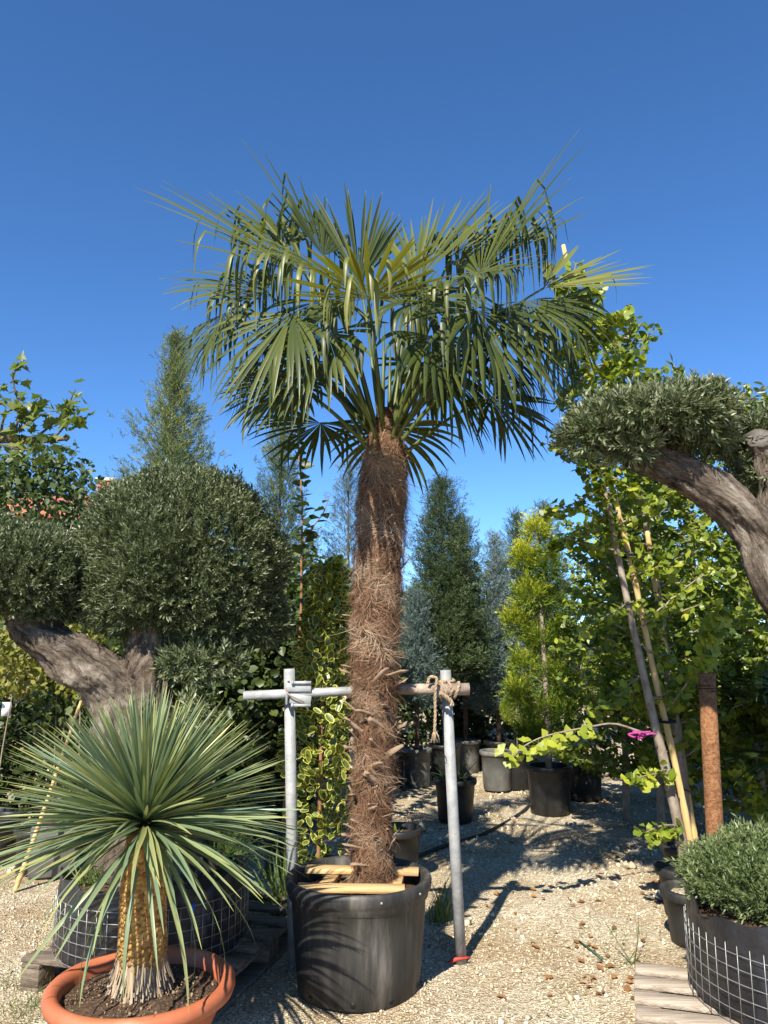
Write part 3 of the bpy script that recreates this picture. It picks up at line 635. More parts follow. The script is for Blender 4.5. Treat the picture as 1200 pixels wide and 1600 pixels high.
front = np.argsort(D[:, 1] - .15*D[:, 2])[:295]; isf = np.zeros(nl, bool); isf[front] = True
for i_ in front:
    di = int(np.argmin(np.abs(np.array(lev)-drop[i_]))); place('leaf', ymesh(di, int(round(tint0[i_]/.17))), yuc, P[i_], D[i_], np.array([0, 0, 1.]) + .35*ry.normal(0, 1, 3), float(L[i_]))
w = np.where(~isf)[0]; outp = []
for di in range(6):
    ww = w[np.argmin(np.abs(np.array(lev)[None]-drop[w, None]), 1) == di]
    if len(ww): outp.append(scatter([yleaf(lev[di])], P[ww], D[ww], np.array([0, 0, 1.]) + .35*ry.normal(0, 1, (len(ww), 3)), L[ww], tint0[ww], ry))
V, F, t = join(outp); o = obj('inner_leaves', V, F, M['yucca'], yuc, tint=t); o['kind'] = 'stuff'

# ------------------------------------------------------------ pallets
def pallet(corner, ex, ey, Lx, Ly, label, mat, nb=7, name='wooden_pallet'):
    """corner on the ground, ex along the deck boards, ey across them"""
    corner = np.array(corner, float); ex, ey = nrm(np.array([*ex, 0.])), nrm(np.array([*ey, 0.])); rz = math.atan2(ex[1], ex[0]); t = T(name, label, 'pallet', corner)
    pt = lambda a, b, z: corner + ex*a + ey*b + np.array([0, 0, z])
    bw = .098; gap = (Ly - nb*bw)/(nb-1)
    for k in range(nb):
        V, F = cbox(Lx, bw - abs(R.normal(0, .004)), .022, pt(Lx/2 + R.normal(0, .003), bw/2 + k*(bw+gap), .132 + R.normal(0, .0012)), rz + R.normal(0, .004), .003); obj('deck_board', V, F, M[mat], t)
    for a in (.05, Lx/2, Lx-.05):
        V, F = cbox(.098, Ly, .020, pt(a, Ly/2, .1105), rz, .003); obj('stringer', V, F, M[mat], t)
        V, F = cbox(.098, Ly, .020, pt(a, Ly/2, .0105), rz, .003); obj('bottom_board', V, F, M[mat], t)
        for b in (.06, Ly/2, Ly-.06):
            V, F = cbox(.096, .118, .079, pt(a, b, .0605), rz, .004); obj('block', V, F, M[mat], t)
    return t
pallet((-1.67, 3.84, 0), (.97, -.27), (.27, .97), 1.0, 1.2, 'weathered wooden pallet under the olive basket behind the yucca', 'oldwood')
pe = nrm(np.array([.185, .59, 0])); pc = np.array([1.14, 3.80, 0]) - pe*1.0
pallet(pc, (pe[1], -pe[0]), (pe[0], pe[1]), 1.2, 1.0, 'pale sunlit wooden pallet under the wire basket of clipped olive', 'palewood')

# ------------------------------------------------------------ wire baskets lined with black sheet
def basket(c, r, z0, h, label, rg, fold=.05, rimwave=.02):
    c = np.array([c[0], c[1], z0]); t = T('wire_basket', label, 'planter', c)
    zs = np.concatenate([[.003], np.linspace(.01, h, 14)]); n = 90; a = np.arange(n)*2*math.pi/n
    ph = rg.uniform(0, 6, 6)
    wav = lambda z, a: .006*np.sin(a*7+ph[0]+z*9) + .006*np.sin(a*13+ph[1]-z*14) + .004*np.sin(a*23+z*31+ph[2])
    Vs = [np.zeros((n, 3)) + c + [0, 0, .003]]
    for z in zs:
        rr = r + wav(z, a) - .012
        Vs.append(np.stack([c[0]+rr*np.cos(a), c[1]+rr*np.sin(a), c[2]+z+0*a + (rimwave*(np.sin(a*5+ph[3])+.6*np.sin(a*11+ph[4])) if z > h-.01 else 0)], -1))
    for dz, dr in ((.008, -.012), (-.02, -.03), (-.12, -.04)):
        rr = r + dr + wav(h, a)*1.3; Vs.append(np.stack([c[0]+rr*np.cos(a), c[1]+rr*np.sin(a), c[2]+h+dz+rimwave*(np.sin(a*5+ph[3])+.6*np.sin(a*11+ph[4]))], -1))
    m = len(Vs); V = np.concatenate(Vs); i, j = np.arange(m-1)[:, None]*n, np.arange(n)[None]; k = (j+1) % n
    obj('liner', V, np.stack([i+j, i+k, i+n+k, i+n+j], -1).reshape(-1, 4), M['fabric'], t, smooth=True)
    V, F = lathe([(.001, h-.05), (r*.5, h-.05), (r-.035, h-.07)], 50, c); V[:, 2] += rg.normal(0, .006, len(V)); obj('soil', V, F, M['soil'], t)
    parts = []; hw = h-.075; nv = int(2*math.pi*r/.052)
    for q in range(nv):
        a_ = q*2*math.pi/nv; p = np.array([c[0]+(r+.004)*math.cos(a_), c[1]+(r+.004)*math.sin(a_), c[2]]); parts.append(tube([p, p+[0, 0, hw*.5], p+[0, 0, hw]], .0019, 4))
    aa = np.linspace(0, 2*math.pi, 73)
    for q in range(int(hw/.05)+1):
        z = min(q*.05+.004, hw-.002); parts.append(tube(np.stack([c[0]+(r+.0045)*np.cos(aa), c[1]+(r+.0045)*np.sin(aa), c[2]+z+0*aa], -1), .0019, 4, cap=False))
    V, F, _ = join(parts); obj('wire_mesh', V, F, M['wire'], t)
    return c
rb_ = np.random.default_rng(17)
LB = basket((-1.14, 4.10), .455, .1445, .33, 'round black lined wire basket holding the big olive on the weathered pallet', rb_)
RB = basket((1.80, 3.42), .52, .1445, .36, 'round black lined wire basket with low clipped olive on the pale pallet', rb_, rimwave=.025)
sc_ = at(120, 1358, 3.95)
# small bits by the basket
bt = at(300, 1428, 3.64); V, F = tube([bt, bt+np.array([.004, -.004, .02]), bt+np.array([.004, .0, .045])], [.006, .009, .004], 6, noise=.25, rg=R); tag(obj('plastic_tag', V, F, M['blueplastic']), 'small blue plastic tag on the olive basket side', 'tag')

# ------------------------------------------------------------ olive trees
def lance(Lf, Wf, fold=.2, curve=.1):
    return np.array([[0, 0, 0], [Wf, Lf*.45, fold*Wf], [0, Lf, curve*Lf], [-Wf, Lf*.45, fold*Wf], [0, Lf*.45, -.1*Wf]]), np.array([[0, 1, 4], [1, 2, 4], [2, 3, 4], [3, 0, 4]])
def shoot(nleaf, Ls, Lf, Wf, up=.7, rg=R, full=False):
    parts = []
    for k in range(nleaf):
        f = (k+1)/nleaf; side = k*2.2 + rg.normal(0, .3); V, F = lance(Lf*rg.uniform(.75, 1.1), Wf, curve=rg.uniform(-.1, .15))
        if not full: V, F = V[:4], np.array([[0, 1, 2], [0, 2, 3]])
        d = np.array([math.cos(side)*(1-up*f*.6), up+.3*f, math.sin(side)*(1-up*f*.6)]); B = basis(d[None], rg.normal(0, 1, (1, 3)))[0]
        parts.append((V @ B.T + [0, Ls*f*.8, 0], F, np.full(len(V), rg.normal(0, .10) + .22*(f-.6))))
    return join(parts)[0], [join(parts)[1][0]], join(parts)[2]
osh = [shoot(11, .10, R.uniform(.034, .05), .0056, .75, R) for _ in range(9)]
def ell_pts(n, c, r, rg, depth=.3, flat=None, lump=.06, up=.35):
    d = rdir(n, rg); 
    if flat is not None: d[:, 2] = np.where(d[:, 2] < flat, flat + (d[:, 2]-flat)*.25, d[:, 2])
    q = 1 - depth*rg.random(n)**1.8 + lump*(np.sin(d[:, 0]*6+c[0]*9) * np.sin(d[:, 2]*5+c[2]*7) + .6*np.sin(d[:, 1]*11 + d[:, 0]*9))
    P = np.asarray(c) + d*q[:, None]*np.asarray(r); N = nrm(d/np.asarray(r))
    return P, N
LC = []
def limb(pts, rs, n=22, rough=.06, seg=26, rg=R, twist=3.):
    if n >= 26: n, seg = 72, 110
    p = poly(pts, seg); r = np.interp(np.linspace(0, 1, seg), np.linspace(0, 1, len(rs)), rs); V, F = tube(p, r, n)
    d = V[:seg*n].reshape(seg, n, 3) - p[:, None]; a = np.arange(n)[None]*2*math.pi/n; s = np.arange(seg)[:, None]
    sc = 26/seg*s; f = 1 + rough*np.sin(a*3+sc*.22*twist) + rough*.7*np.sin(a*7 - sc*.3) + rough*.6*np.sin(a*2+sc*.9) + rg.normal(0, rough*.12, (seg, n))
    f = f - rough*1.3*np.abs(np.sin(a*10 + 1.5*np.sin(sc*.8+a*2) + .6*np.sin(sc*2.3)))**.5 - rough*.5*np.abs(np.sin(a*17 + 2*np.sin(sc*1.3))) * (np.sin(sc*3+a*5) > 0)
    V[:seg*n] = (p[:, None] + d*f[..., None]).reshape(-1, 3)
    sl_ = np.concatenate([[0], np.cumsum(np.linalg.norm(np.diff(p, axis=0), axis=1))]); lc = np.stack([np.cos(a)*r[:, None], np.sin(a)*r[:, None], np.repeat(sl_[:, None], n, 1) + V[0, 0]*3], -1).reshape(-1, 3)
    LC.append(np.concatenate([lc, np.zeros((len(V)-len(lc), 3))])); return V, F
def bark_obj(name, parts, parent):
    V, F, _ = join(parts); o = obj(name, V, F, M['bark'], parent, smooth=True); at_ = o.data.attributes.new('lc', 'FLOAT_VECTOR', 'POINT'); at_.data.foreach_set('vector', np.concatenate(LC).astype(np.float32).ravel()); LC.clear(); return o
ro_ = np.random.default_rng(33)
def olive_crown(parent, name, blobs, n, rg, mat='olive', s=1.0, up=.6, temps=None, base=.42):
    out = []; tot = sum((b[1][0]*b[1][2]) for b in blobs)
    for c, r, flat in blobs:
        m = int(n*r[0]*r[2]/tot); P, N = ell_pts(m, c, r, rg, flat=flat); kp = rg.random(m) < np.where(N[:, 1] > .25, .35, 1.); P, N = P[kp], N[kp]; m = len(P); D = N + np.array([0, 0, up]) + rg.normal(0, .45, (m, 3))
        sz_ = s*rg.uniform(.7, 1.2, m); stray = rg.random(m) < .02; P = P + (N*rg.uniform(.02, .06, m)[:, None])*stray[:, None]; sz_ = np.where(stray, sz_*1.35, sz_)
        clump = .10*np.sin(P[:, 0]*11+1)*np.sin(P[:, 2]*13+P[:, 1]*9)
        out.append(scatter(temps or osh, P, D, rdir(m, rg), sz_, np.clip(rg.normal(base, .15, m) + clump, 0, 1), rg))
    V, F, t = join(out); return obj(name, V, F, M[mat], parent, tint=np.clip(t, 0, 1))
ot = T('olive_tree', 'big cloud-pruned olive with two rounded crowns in the basket behind the yucca', 'olive tree', np.array([-1.2, 4.2, .42]))
fork = at(225, 1105, 4.25)
parts = [limb([np.array([-1.18, 4.2, .38]), np.array([-1.22, 4.22, .70]), at(215, 1130, 4.25), at(228, 1060, 4.27), at(236, 1000, 4.30), at(240, 930, 4.35)], [.30, .27, .23, .165, .12, .10], rg=ro_, seg=40, n=30, rough=.09),
         limb([at(225, 1120, 4.22), at(165, 1065, 4.2), at(110, 1025, 4.18), at(50, 982, 4.2), at(30, 930, 4.22)], [.17, .155, .135, .11, .085], rg=ro_, seg=34, n=26, rough=.09),
         limb([at(240, 950, 4.33), at(290, 900, 4.4), at(330, 850, 4.5)], [.09, .06, .03], rg=ro_)]
bark_obj('trunk', parts, ot)
olive_crown(ot, 'crown', [(at(284, 884, 4.45), (.555, .54, .525), -.62), (at(345, 965, 4.5), (.36, .40, .24), -.5), (at(205, 915, 4.4), (.26, .3, .20), -.6)], 25500, ro_, s=.68)
olive_crown(ot, 'crown', [(at(40, 903, 4.22), (.34, .38, .255), -.55), (at(-30, 885, 4.3), (.36, .40, .27), -.55), (at(85, 940, 4.25), (.16, .25, .13), -.5)], 11000, ro_, s=.68)
olive_crown(ot, 'sprout', [(at(325, 1036, 4.2), (.17, .15, .055), -.5), (at(292, 1045, 4.15), (.10, .1, .05), -.5)], 320, ro_, up=.3, base=.55)
olive_crown(ot, 'sprout', [(at(310, 1115, 4.1), (.06, .06, .05), -.5)], 50, ro_, up=.5, base=.6)

ot2 = T('olive_tree', 'old bonsai olive with arching bare trunk and flat foliage pads at the right', 'olive tree', np.array([2.1, 3.5, .43]))
parts = [limb([np.array([2.08, 3.5, .40]), np.array([2.12, 3.52, .9]), np.array([2.09, 3.55, 1.45]), at(1225, 930, 3.58), at(1188, 838, 3.6), at(1130, 778, 3.62), at(1060, 738, 3.62), at(990, 706, 3.62)], [.26, .20, .15, .128, .118, .105, .092, .078], rg=ro_, seg=60, n=30, rough=.085),
         limb([at(1210, 860, 3.62), at(1212, 770, 3.7), at(1196, 712, 3.7), at(1186, 690, 3.68)], [.11, .085, .07, .065], rg=ro_),
         limb([at(1000, 712, 3.62), at(985, 690, 3.6), at(960, 670, 3.6)], [.05, .035, .02], rg=ro_)]
bark_obj('trunk', parts, ot2)
cf = at(1186, 689, 3.68); V, F = tube([cf, cf + np.array([-.01, -.02, .015])], .062, 14, noise=.06, rg=ro_); obj('cut_face', V, F, M['cutwood'], ot2)
p2 = at(1012, 663, 3.62)
olive_crown(ot2, 'crown', [(p2, (.33, .30, .075), -.45), (at(1070, 645, 3.65), (.20, .24, .07), -.45), (at(925, 682, 3.6), (.12, .18, .05), -.5), (at(985, 700, 3.56), (.09, .12, .035), -.8), (at(1085, 690, 3.75), (.16, .2, .05), -.5)], 5200, ro_, s=.85, up=.8, base=.55)
olive_crown(ot2, 'crown', [(at(1195, 690, 3.95), (.24, .25, .085), -.5), (at(1195, 745, 3.85), (.14, .2, .06), -.6)], 2200, ro_, s=.85, up=.8, base=.5)
lo = T('clipped_olive', 'low dome of clipped olive foliage filling the wire basket', 'shrub', np.array([1.82, 3.48, .43]))
bark_obj('stem', [limb([np.array([1.82, 3.50, .41]), np.array([1.80, 3.5, .5]), np.array([1.78, 3.5, .6])], [.05, .04, .02], rg=ro_)], lo)
olive_crown(lo, 'crown', [(np.array([1.74, 3.55, .565]), (.40, .38, .155), -.55), (np.array([1.98, 3.42, .57]), (.36, .36, .16), -.55), (np.array([1.52, 3.66, .55]), (.16, .2, .10), -.6)], 9500, ro_, mat='olive_young', s=.55, up=.9, base=.50)
# ------------------------------------------------------------ ginkgos
rg_ = np.random.default_rng(44)
def gleaf(tint=0.0, rg=rg_, lo=False):
    na = 5 if lo else 9; a = np.linspace(-1.15, 1.15, na); rr = 1 - .30*np.exp(-(a/.14)**2)*(0 if lo else 1) + rg.normal(0, .035, na); rr *= (1-.10*np.abs(a))
    pet = .75; cup = rg.uniform(-.1, .3)
    V = [[-.022, 0, 0], [.022, 0, 0], [0, pet, 0]] + [[math.sin(x)*q, pet + math.cos(x)*q, cup*x*x + rg.normal(0, .05)] for x, q in zip(a, rr)]
    F = [[0, 1, 2]] + [[2, 3+k+1, 3+k] for k in range(na-1)]
    return np.array(V), np.array(F), np.full(3+na, tint) + np.r_[.1, .1, .1, rg.normal(0, .04, na)]
gl_lo = [gleaf(0, lo=True) for _ in range(6)]
gl_hi = []
for k in range(7):
    V, F, t = gleaf(.12 + k*.13); me = mesh('leaf', V, F, np.clip(t, 0, 1)); me.materials.append(M['ginkgo']); gl_hi.append(me)
def branch(a, b, sag=.08, n=12, rg=rg_, wob=.02):
    a, b = np.asarray(a), np.asarray(b); L = np.linalg.norm(b-a); p = bez(a, (a+b)/2 + np.array([0, 0, -sag*L]) , b, n); p[1:-1] += rg.normal(0, wob*L, (n-2, 3))*.5
    return p
def leafy(p, dens, rg, spread=.03):          # leaf anchor points and directions along a branch
    L = np.linalg.norm(p[-1]-p[0]); m = max(4, int(L*dens)); u = rg.random(m)**.8*.92+.08; i = u*(len(p)-1); k = np.clip(i.astype(int), 0, len(p)-2); f = (i-k)[:, None]
    P = p[k]*(1-f) + p[k+1]*f + rg.normal(0, spread*.3, (m, 3)); d = nrm(p[-1]-p[0])
    D = rdir(m, rg)*np.array([1, 1, .7]) + np.array([0, 0, -.35]) + d*.35
    return P, D
def ginkgo(label, trunk, r0, branches, dens, size, rg, near=0, tb=.45, own_group=None, leader=True, split_br=False):
    base = trunk[0]; t = T('ginkgo_tree', label, 'tree', base, own_group)
    tp_ = poly(trunk, 30); V, F = tube(tp_, np.linspace(r0, .006, 30), 10, noise=.05, rg=rg); obj('trunk', V, F, M['thinbark'], t, smooth=True)
    Ps, Ds = [], []; tw = []
    for p in branches:
        tw.append(tube(p, np.linspace(max(.004, r0*.22), .002, len(p)), 5)); P, D = leafy(p, dens, rg); Ps.append(P); Ds.append(D)
    if split_br:
        for V, F in tw: obj('branch', V, F, M['thinbark'], t, smooth=True)
    else:
        V, F, _ = join(tw); obj('branches', V, F, M['thinbark'], t, smooth=True)['kind'] = 'stuff'
    if leader: P, D = leafy(tp_[16:], dens*1.2, rg); Ps.append(P); Ds.append(D)
    P, D = np.concatenate(Ps), np.concatenate(Ds); m = len(P); N = rdir(m, rg)*.8 + np.array([-.1, -.5, .75])
    sz = size*rg.uniform(.65, 1.2, m); ti = np.clip(rg.normal(tb, .24, m), .02, .95)
    sel = np.zeros(m, bool)
    if near:
        sel[rg.permutation(m)[:near]] = True
        for k in np.where(sel)[0]: place('leaf', gl_hi[min(6, int(ti[k]*7))], t, P[k], D[k], N[k], float(sz[k]))
    w = ~sel
    if w.sum():
        V, F, tt = scatter(gl_lo, P[w], D[w], N[w], sz[w], ti[w], rg); o = obj('crown', V, F, M['ginkgo'], t, tint=np.clip(tt, 0, 1))
    return t
def auto_branches(trunk, n, z0, z1, L0, L1, rg, rise=.5, bias=None):
    tp_ = poly(trunk, 60); out = []
    for k in range(n):
        z = z0 + (z1-z0)*(k+rg.random())/n; c = np.array([np.interp(z, tp_[:, 2], tp_[:, q]) for q in range(3)]); az = k*2.39996 + rg.normal(0, .3)
        L = (L0 + (L1-L0)*(z-z0)/(z1-z0))*rg.uniform(.6, 1.15); d = np.array([math.cos(az), math.sin(az), rise*rg.uniform(.4, 1.5)])
        if bias is not None: d = d + bias
        out.append(branch(c, c + nrm(d)*L, rg=rg))
    return out
# pots along the path edge, from the pallet back
gp = []
pot(1062, 1400, 4.42, .17, .125, .275, 'black pot of gravel mulch touching the pale pallet', 'black_pot', x=1.66, soil='gravel')
q2 = pot(1062, 1380, 4.86, .165, .12, .27, 'black pot of gravel mulch holding the leaning caned ginkgo', 'black_pot', x=1.78, soil='gravel')
q3 = pot(1045, 1340, 5.42, .18, .13, .26, 'shaded black pot behind the leaning ginkgo', 'black_pot', x=2.02, soil='gravel')
# near leaning ginkgo
cpx = [(1078, 1310), (1052, 1180), (1024, 1060), (986, 880), (969, 810), (946, 720), (912, 540), (880, 383)]
g1 = [q2 - np.array([0, 0, .04]), at(1068, 1330, 4.83), at(1040, 1200, 4.82), at(1022, 1125, 4.82), at(1000, 1030, 4.82), at(968, 880, 4.83), at(950, 790, 4.84), at(930, 700, 4.85), at(908, 560, 4.88), at(895, 430, 4.9)]
br = []
lowb = poly([at(1030, 1148, 4.82), at(1000, 1143, 4.75), at(960, 1131, 4.68), at(920, 1136, 4.6), at(860, 1148, 4.52), at(825, 1162, 4.48), at(795, 1185, 4.45)], 20)
br += [poly([at(1045, 1200, 4.82), at(1020, 1210, 4.7), at(990, 1215, 4.62)], 8), poly([at(1060, 1290, 4.82), at(1035, 1290, 4.72), at(1010, 1300, 4.66)], 8)]
ru = np.random.default_rng(50)
for (px, py, dx, dy, dY, k) in [(905, 520, 60, -30, -.1, 0), (910, 545, -40, 5, -.15, 0), (898, 450, -30, -10, 0, 0), (898, 470, 40, -25, .1, 0), (915, 590, -35, 25, -.2, 0), (920, 620, 45, -20, 0, 0), (900, 500, 65, -10, .05, 0), (908, 560, 50, -60, .1, 0), (895, 440, 5, -30, 0, 0), (890, 460, -45, 25, -.1, 0), (905, 530, 75, -45, -.05, 0), (912, 575, 70, -10, .1, 0), (900, 480, -55, 10, -.1, 0), (915, 600, -25, -40, -.15, 0), (903, 515, 30, -60, .1, 0), (918, 610, 80, -60, .15, 0), (925, 640, -45, -10, -.2, 0),
                               (945, 720, -90, -30, -.1, 0), (955, 760, -100, 40, -.1, 0), (960, 800, -110, 60, .0, 0), (950, 740, 60, 40, -.1, 0), (970, 860, -90, -20, -.15, 0), (985, 900, 80, -30, .1, 0), (965, 820, 90, -60, .2, 0), (990, 940, -70, 40, -.1, 0), (1005, 1010, 90, 50, .1, 0), (1010, 1050, -80, 60, .1, 0), (1020, 1090, 85, -40, .2, 0), (978, 860, 70, 40, .3, 0), (958, 780, -60, -70, 0, 0), (1000, 980, 110, -90, .1, 0)]:
    Yb = 4.85; br.append(branch(at(px, py, Yb), at(px+dx, py+dy, Yb+dY), sag=ru.uniform(-.05, .12), rg=ru))
rightb = poly([at(1042, 1110, 4.82), at(1075, 1065, 4.75), at(1105, 1010, 4.65), at(1125, 950, 4.58)], 14); br.append(rightb)
G1 = ginkgo('leaning ginkgo tied to a tall bamboo cane at the path edge', g1, .036, br, 150, .043, ru, near=0, tb=.48, split_br=True)
# single leaves one can pick out
def hang_leaves(parent, p, n, size, tb, rg, part='leaf'):
    P, D = leafy(p, 10, rg, .02); u = np.linspace(.12, .99, n); i = u*(len(p)-1); k = np.clip(i.astype(int), 0, len(p)-2); f = (i-k)[:, None]
    P = p[k]*(1-f) + p[k+1]*f; D = np.stack([rg.normal(-.25, .75, n), rg.normal(-.2, .3, n), rg.normal(-.6, .5, n)], -1)
    for q in range(n): place(part, gl_hi[min(6, max(0, int((tb+rg.normal(0, .13))*7)))], parent, P[q], D[q], np.array([rg.normal(0, .3), -1., rg.normal(.45, .3)]), float(size*rg.uniform(.8, 1.2)))
V, F = tube(lowb, np.linspace(.009, .0025, 20), 6); obj('branch', V, F, M['thinbark'], G1, smooth=True)
hang_leaves(G1, lowb[7:], 30, .052, .85, ru)
hang_leaves(G1, br[0], 12, .052, .9, ru); hang_leaves(G1, br[1], 8, .050, .8, ru); hang_leaves(G1, rightb[5:], 40, .052, .75, ru)
for b_ in br[2:14]: hang_leaves(G1, b_, 12, .048, .55, ru)
for b_ in br[14:]: hang_leaves(G1, b_, 4, .040, .5, ru)
def cane(a, b, r, label, group=None):
    a, b = np.asarray(a), np.asarray(b); m = 46; s = np.linspace(0, 1, m); rr = np.full(m, r)*(1-.35*s); rr[3::5] *= 1.13
    p = a + (b-a)*s[:, None] + np.array([0, .012, 0])*np.sin(s*5)[:, None]
    V, F = tube(p, rr, 10); return tag(obj('bamboo_cane', V, F, M['bamboo'], smooth=True, origin=a), label, 'cane', group)
cp = [at(x, y, 4.89) for x, y in cpx]; cp = [cp[0] + (cp[0]-cp[1])*(cp[0][2]-.17)/(cp[1][2]-cp[0][2])] + cp; cp[0][0] = q2[0]+.10; cp[0][1] = 4.90
m = 60; s_ = poly(cp, m); rr = .021*(1-.35*np.linspace(0, 1, m)); rr[4::6] *= 1.14
V, F = tube(s_, rr, 10); tag(obj('bamboo_cane', V, F, M['bamboo'], smooth=True, origin=cp[0]), 'tall bamboo cane rising above the leaning ginkgo', 'cane')
def strap(p, r, parent, ax=(0, 0, 1)):
    V, F = tube(helix(np.asarray(p), ax, r, 2.2, .018), .0055, 5); obj('cane_tie', V, F, M['strap'], parent)
for (px, py) in ((1038, 1127), (978, 868), (910, 545)): strap(at(px+5, py, 4.87), .048, G1)
pk = at(1002, 1148, 4.72); rb2 = [tube(poly([pk + np.array([rg_.normal(0, .03), rg_.normal(0, .02), rg_.normal(0, .012)]) for _ in range(4)], 14), .006, 5) for _ in range(5)]
V, F, _ = join(rb2); tag(obj('ribbon', V, F, M['pink']), 'bright pink ribbon tied on the low ginkgo branch', 'ribbon')
# second caned ginkgo just behind
g2 = [q3 - np.array([0, 0, .04]), at(1062, 1180, 5.40), at(1040, 1020, 5.40), at(1020, 880, 5.42), at(1000, 760, 5.45), at(985, 640, 5.5), at(985, 500, 5.5)]
ginkgo('second ginkgo with mottled pale trunk behind the leaning one', g2, .045, auto_branches(g2, 72, .8, 3.95, .75, .22, ru), 120, .044, ru, tb=.38)
cb = q3 + np.array([.05, -.02, -.03]); cane(cb, at(1010, 830, 5.38), .026, 'thick bamboo cane on the second ginkgo')
# the stand of ginkgos behind
for k, (x, y, h, nb, lab) in enumerate([(2.25, 6.6, 3.3, 38, 'broad leafy ginkgo filling the gap left of the canes'), (3.05, 6.1, 3.2, 40, 'broad leafy ginkgo behind the red-brown post'), (3.2, 7.9, 4.5, 44, 'tall ginkgo at the back of the stand'), (2.2, 7.35, 2.9, 34, 'slim ginkgo beside the golden conifer'), (3.45, 7.0, 4.0, 40, 'ginkgo behind the arching olive trunk'), (2.6, 5.6, 1.9, 26, 'short bushy ginkgo beside the red-brown post')]):
    g_ = [np.array([x, y, 0]), np.array([x+.03, y, h*.4]), np.array([x-.05, y+.05, h*.75]), np.array([x-.02, y, h])]
    ginkgo(lab, g_, .035, auto_branches(g_, int(nb*2.4), .35, h*.95, .95, .4, ru, rise=.45), 140, .039, ru, tb=.36)
# upright shoots over the olive pad
for k, (px, py, Y, zt) in enumerate([(1085, 575, 6.2, 0), (985, 488, 6.0, 0)]):
    pass
# red-brown post
c0, c1 = at(1117, 1300, 4.62), at(1104, 1052, 4.62); d = (c0-c1)/np.linalg.norm(c0-c1); c0 = c1 + d*((c1[2]+.03)/-d[2])
t = T('coir_post', 'straight red-brown fibre-wrapped post beside the ginkgos', 'post', c0)
V, F = tube([c0, c0*.7+c1*.3, c0*.3+c1*.7, c1], .048, 20); obj('pole', V, F, M['coir'], t, smooth=True); V, F = tube(helix(c1 + d*.085, d, .0495, 2, .03), .003, 5); obj('tie_wire', V, F, M['strap'], t)
# dark fan palm in the shade at the right
dp = T('fan_palm', 'dark bushy fan palm in shade behind the arching olive', 'palm tree', np.array([3.05, 5.3, 0]))
V, F = tube([(3.05, 5.3, -.02), (3.04, 5.3, .4), (3.03, 5.3, .8)], [.13, .12, .10], 12, noise=.08, rg=rg_); obj('trunk', V, F, M['palm_core'], dp)
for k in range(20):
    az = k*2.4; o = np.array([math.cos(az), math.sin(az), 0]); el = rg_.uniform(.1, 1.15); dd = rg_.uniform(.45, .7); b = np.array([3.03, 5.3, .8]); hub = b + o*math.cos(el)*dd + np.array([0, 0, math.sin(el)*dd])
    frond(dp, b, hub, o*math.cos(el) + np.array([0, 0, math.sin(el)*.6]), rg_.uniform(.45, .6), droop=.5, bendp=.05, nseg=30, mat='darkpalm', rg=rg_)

# ------------------------------------------------------------ conifers
def spray(n, rg, spread=.55, w=.045, flat=.35):
    V, F, t = [], [], []
    for k in range(n):
        f = k/(n-1); s = (-1)**k; b = np.array([0, f*.72, 0]); d = nrm(np.array([s*spread*(1-.55*f)*rg.uniform(.6, 1.2), .75, rg.normal(0, flat)])); L = .40*(1-.35*f)*rg.uniform(.7, 1.2)
        sd_ = nrm(np.cross(d, rg.normal(0, 1, 3)))*w*rg.uniform(.7, 1.2); i = len(V)
        V += [b + d*L*.12 - sd_, b + d*L*.3 + sd_, b + d*L]; F += [[i, i+1, i+2]]; t += [-.06, -.02, .16]
    return np.array(V), np.array(F), np.array(t)
sp_soft = [spray(11, rg_, .55, .042) for _ in range(6)]
sp_fine = [spray(13, rg_, .75, .034, .6) for _ in range(6)]
sp_jun = [spray(17, rg_, .42, .026, .5) for _ in range(6)]
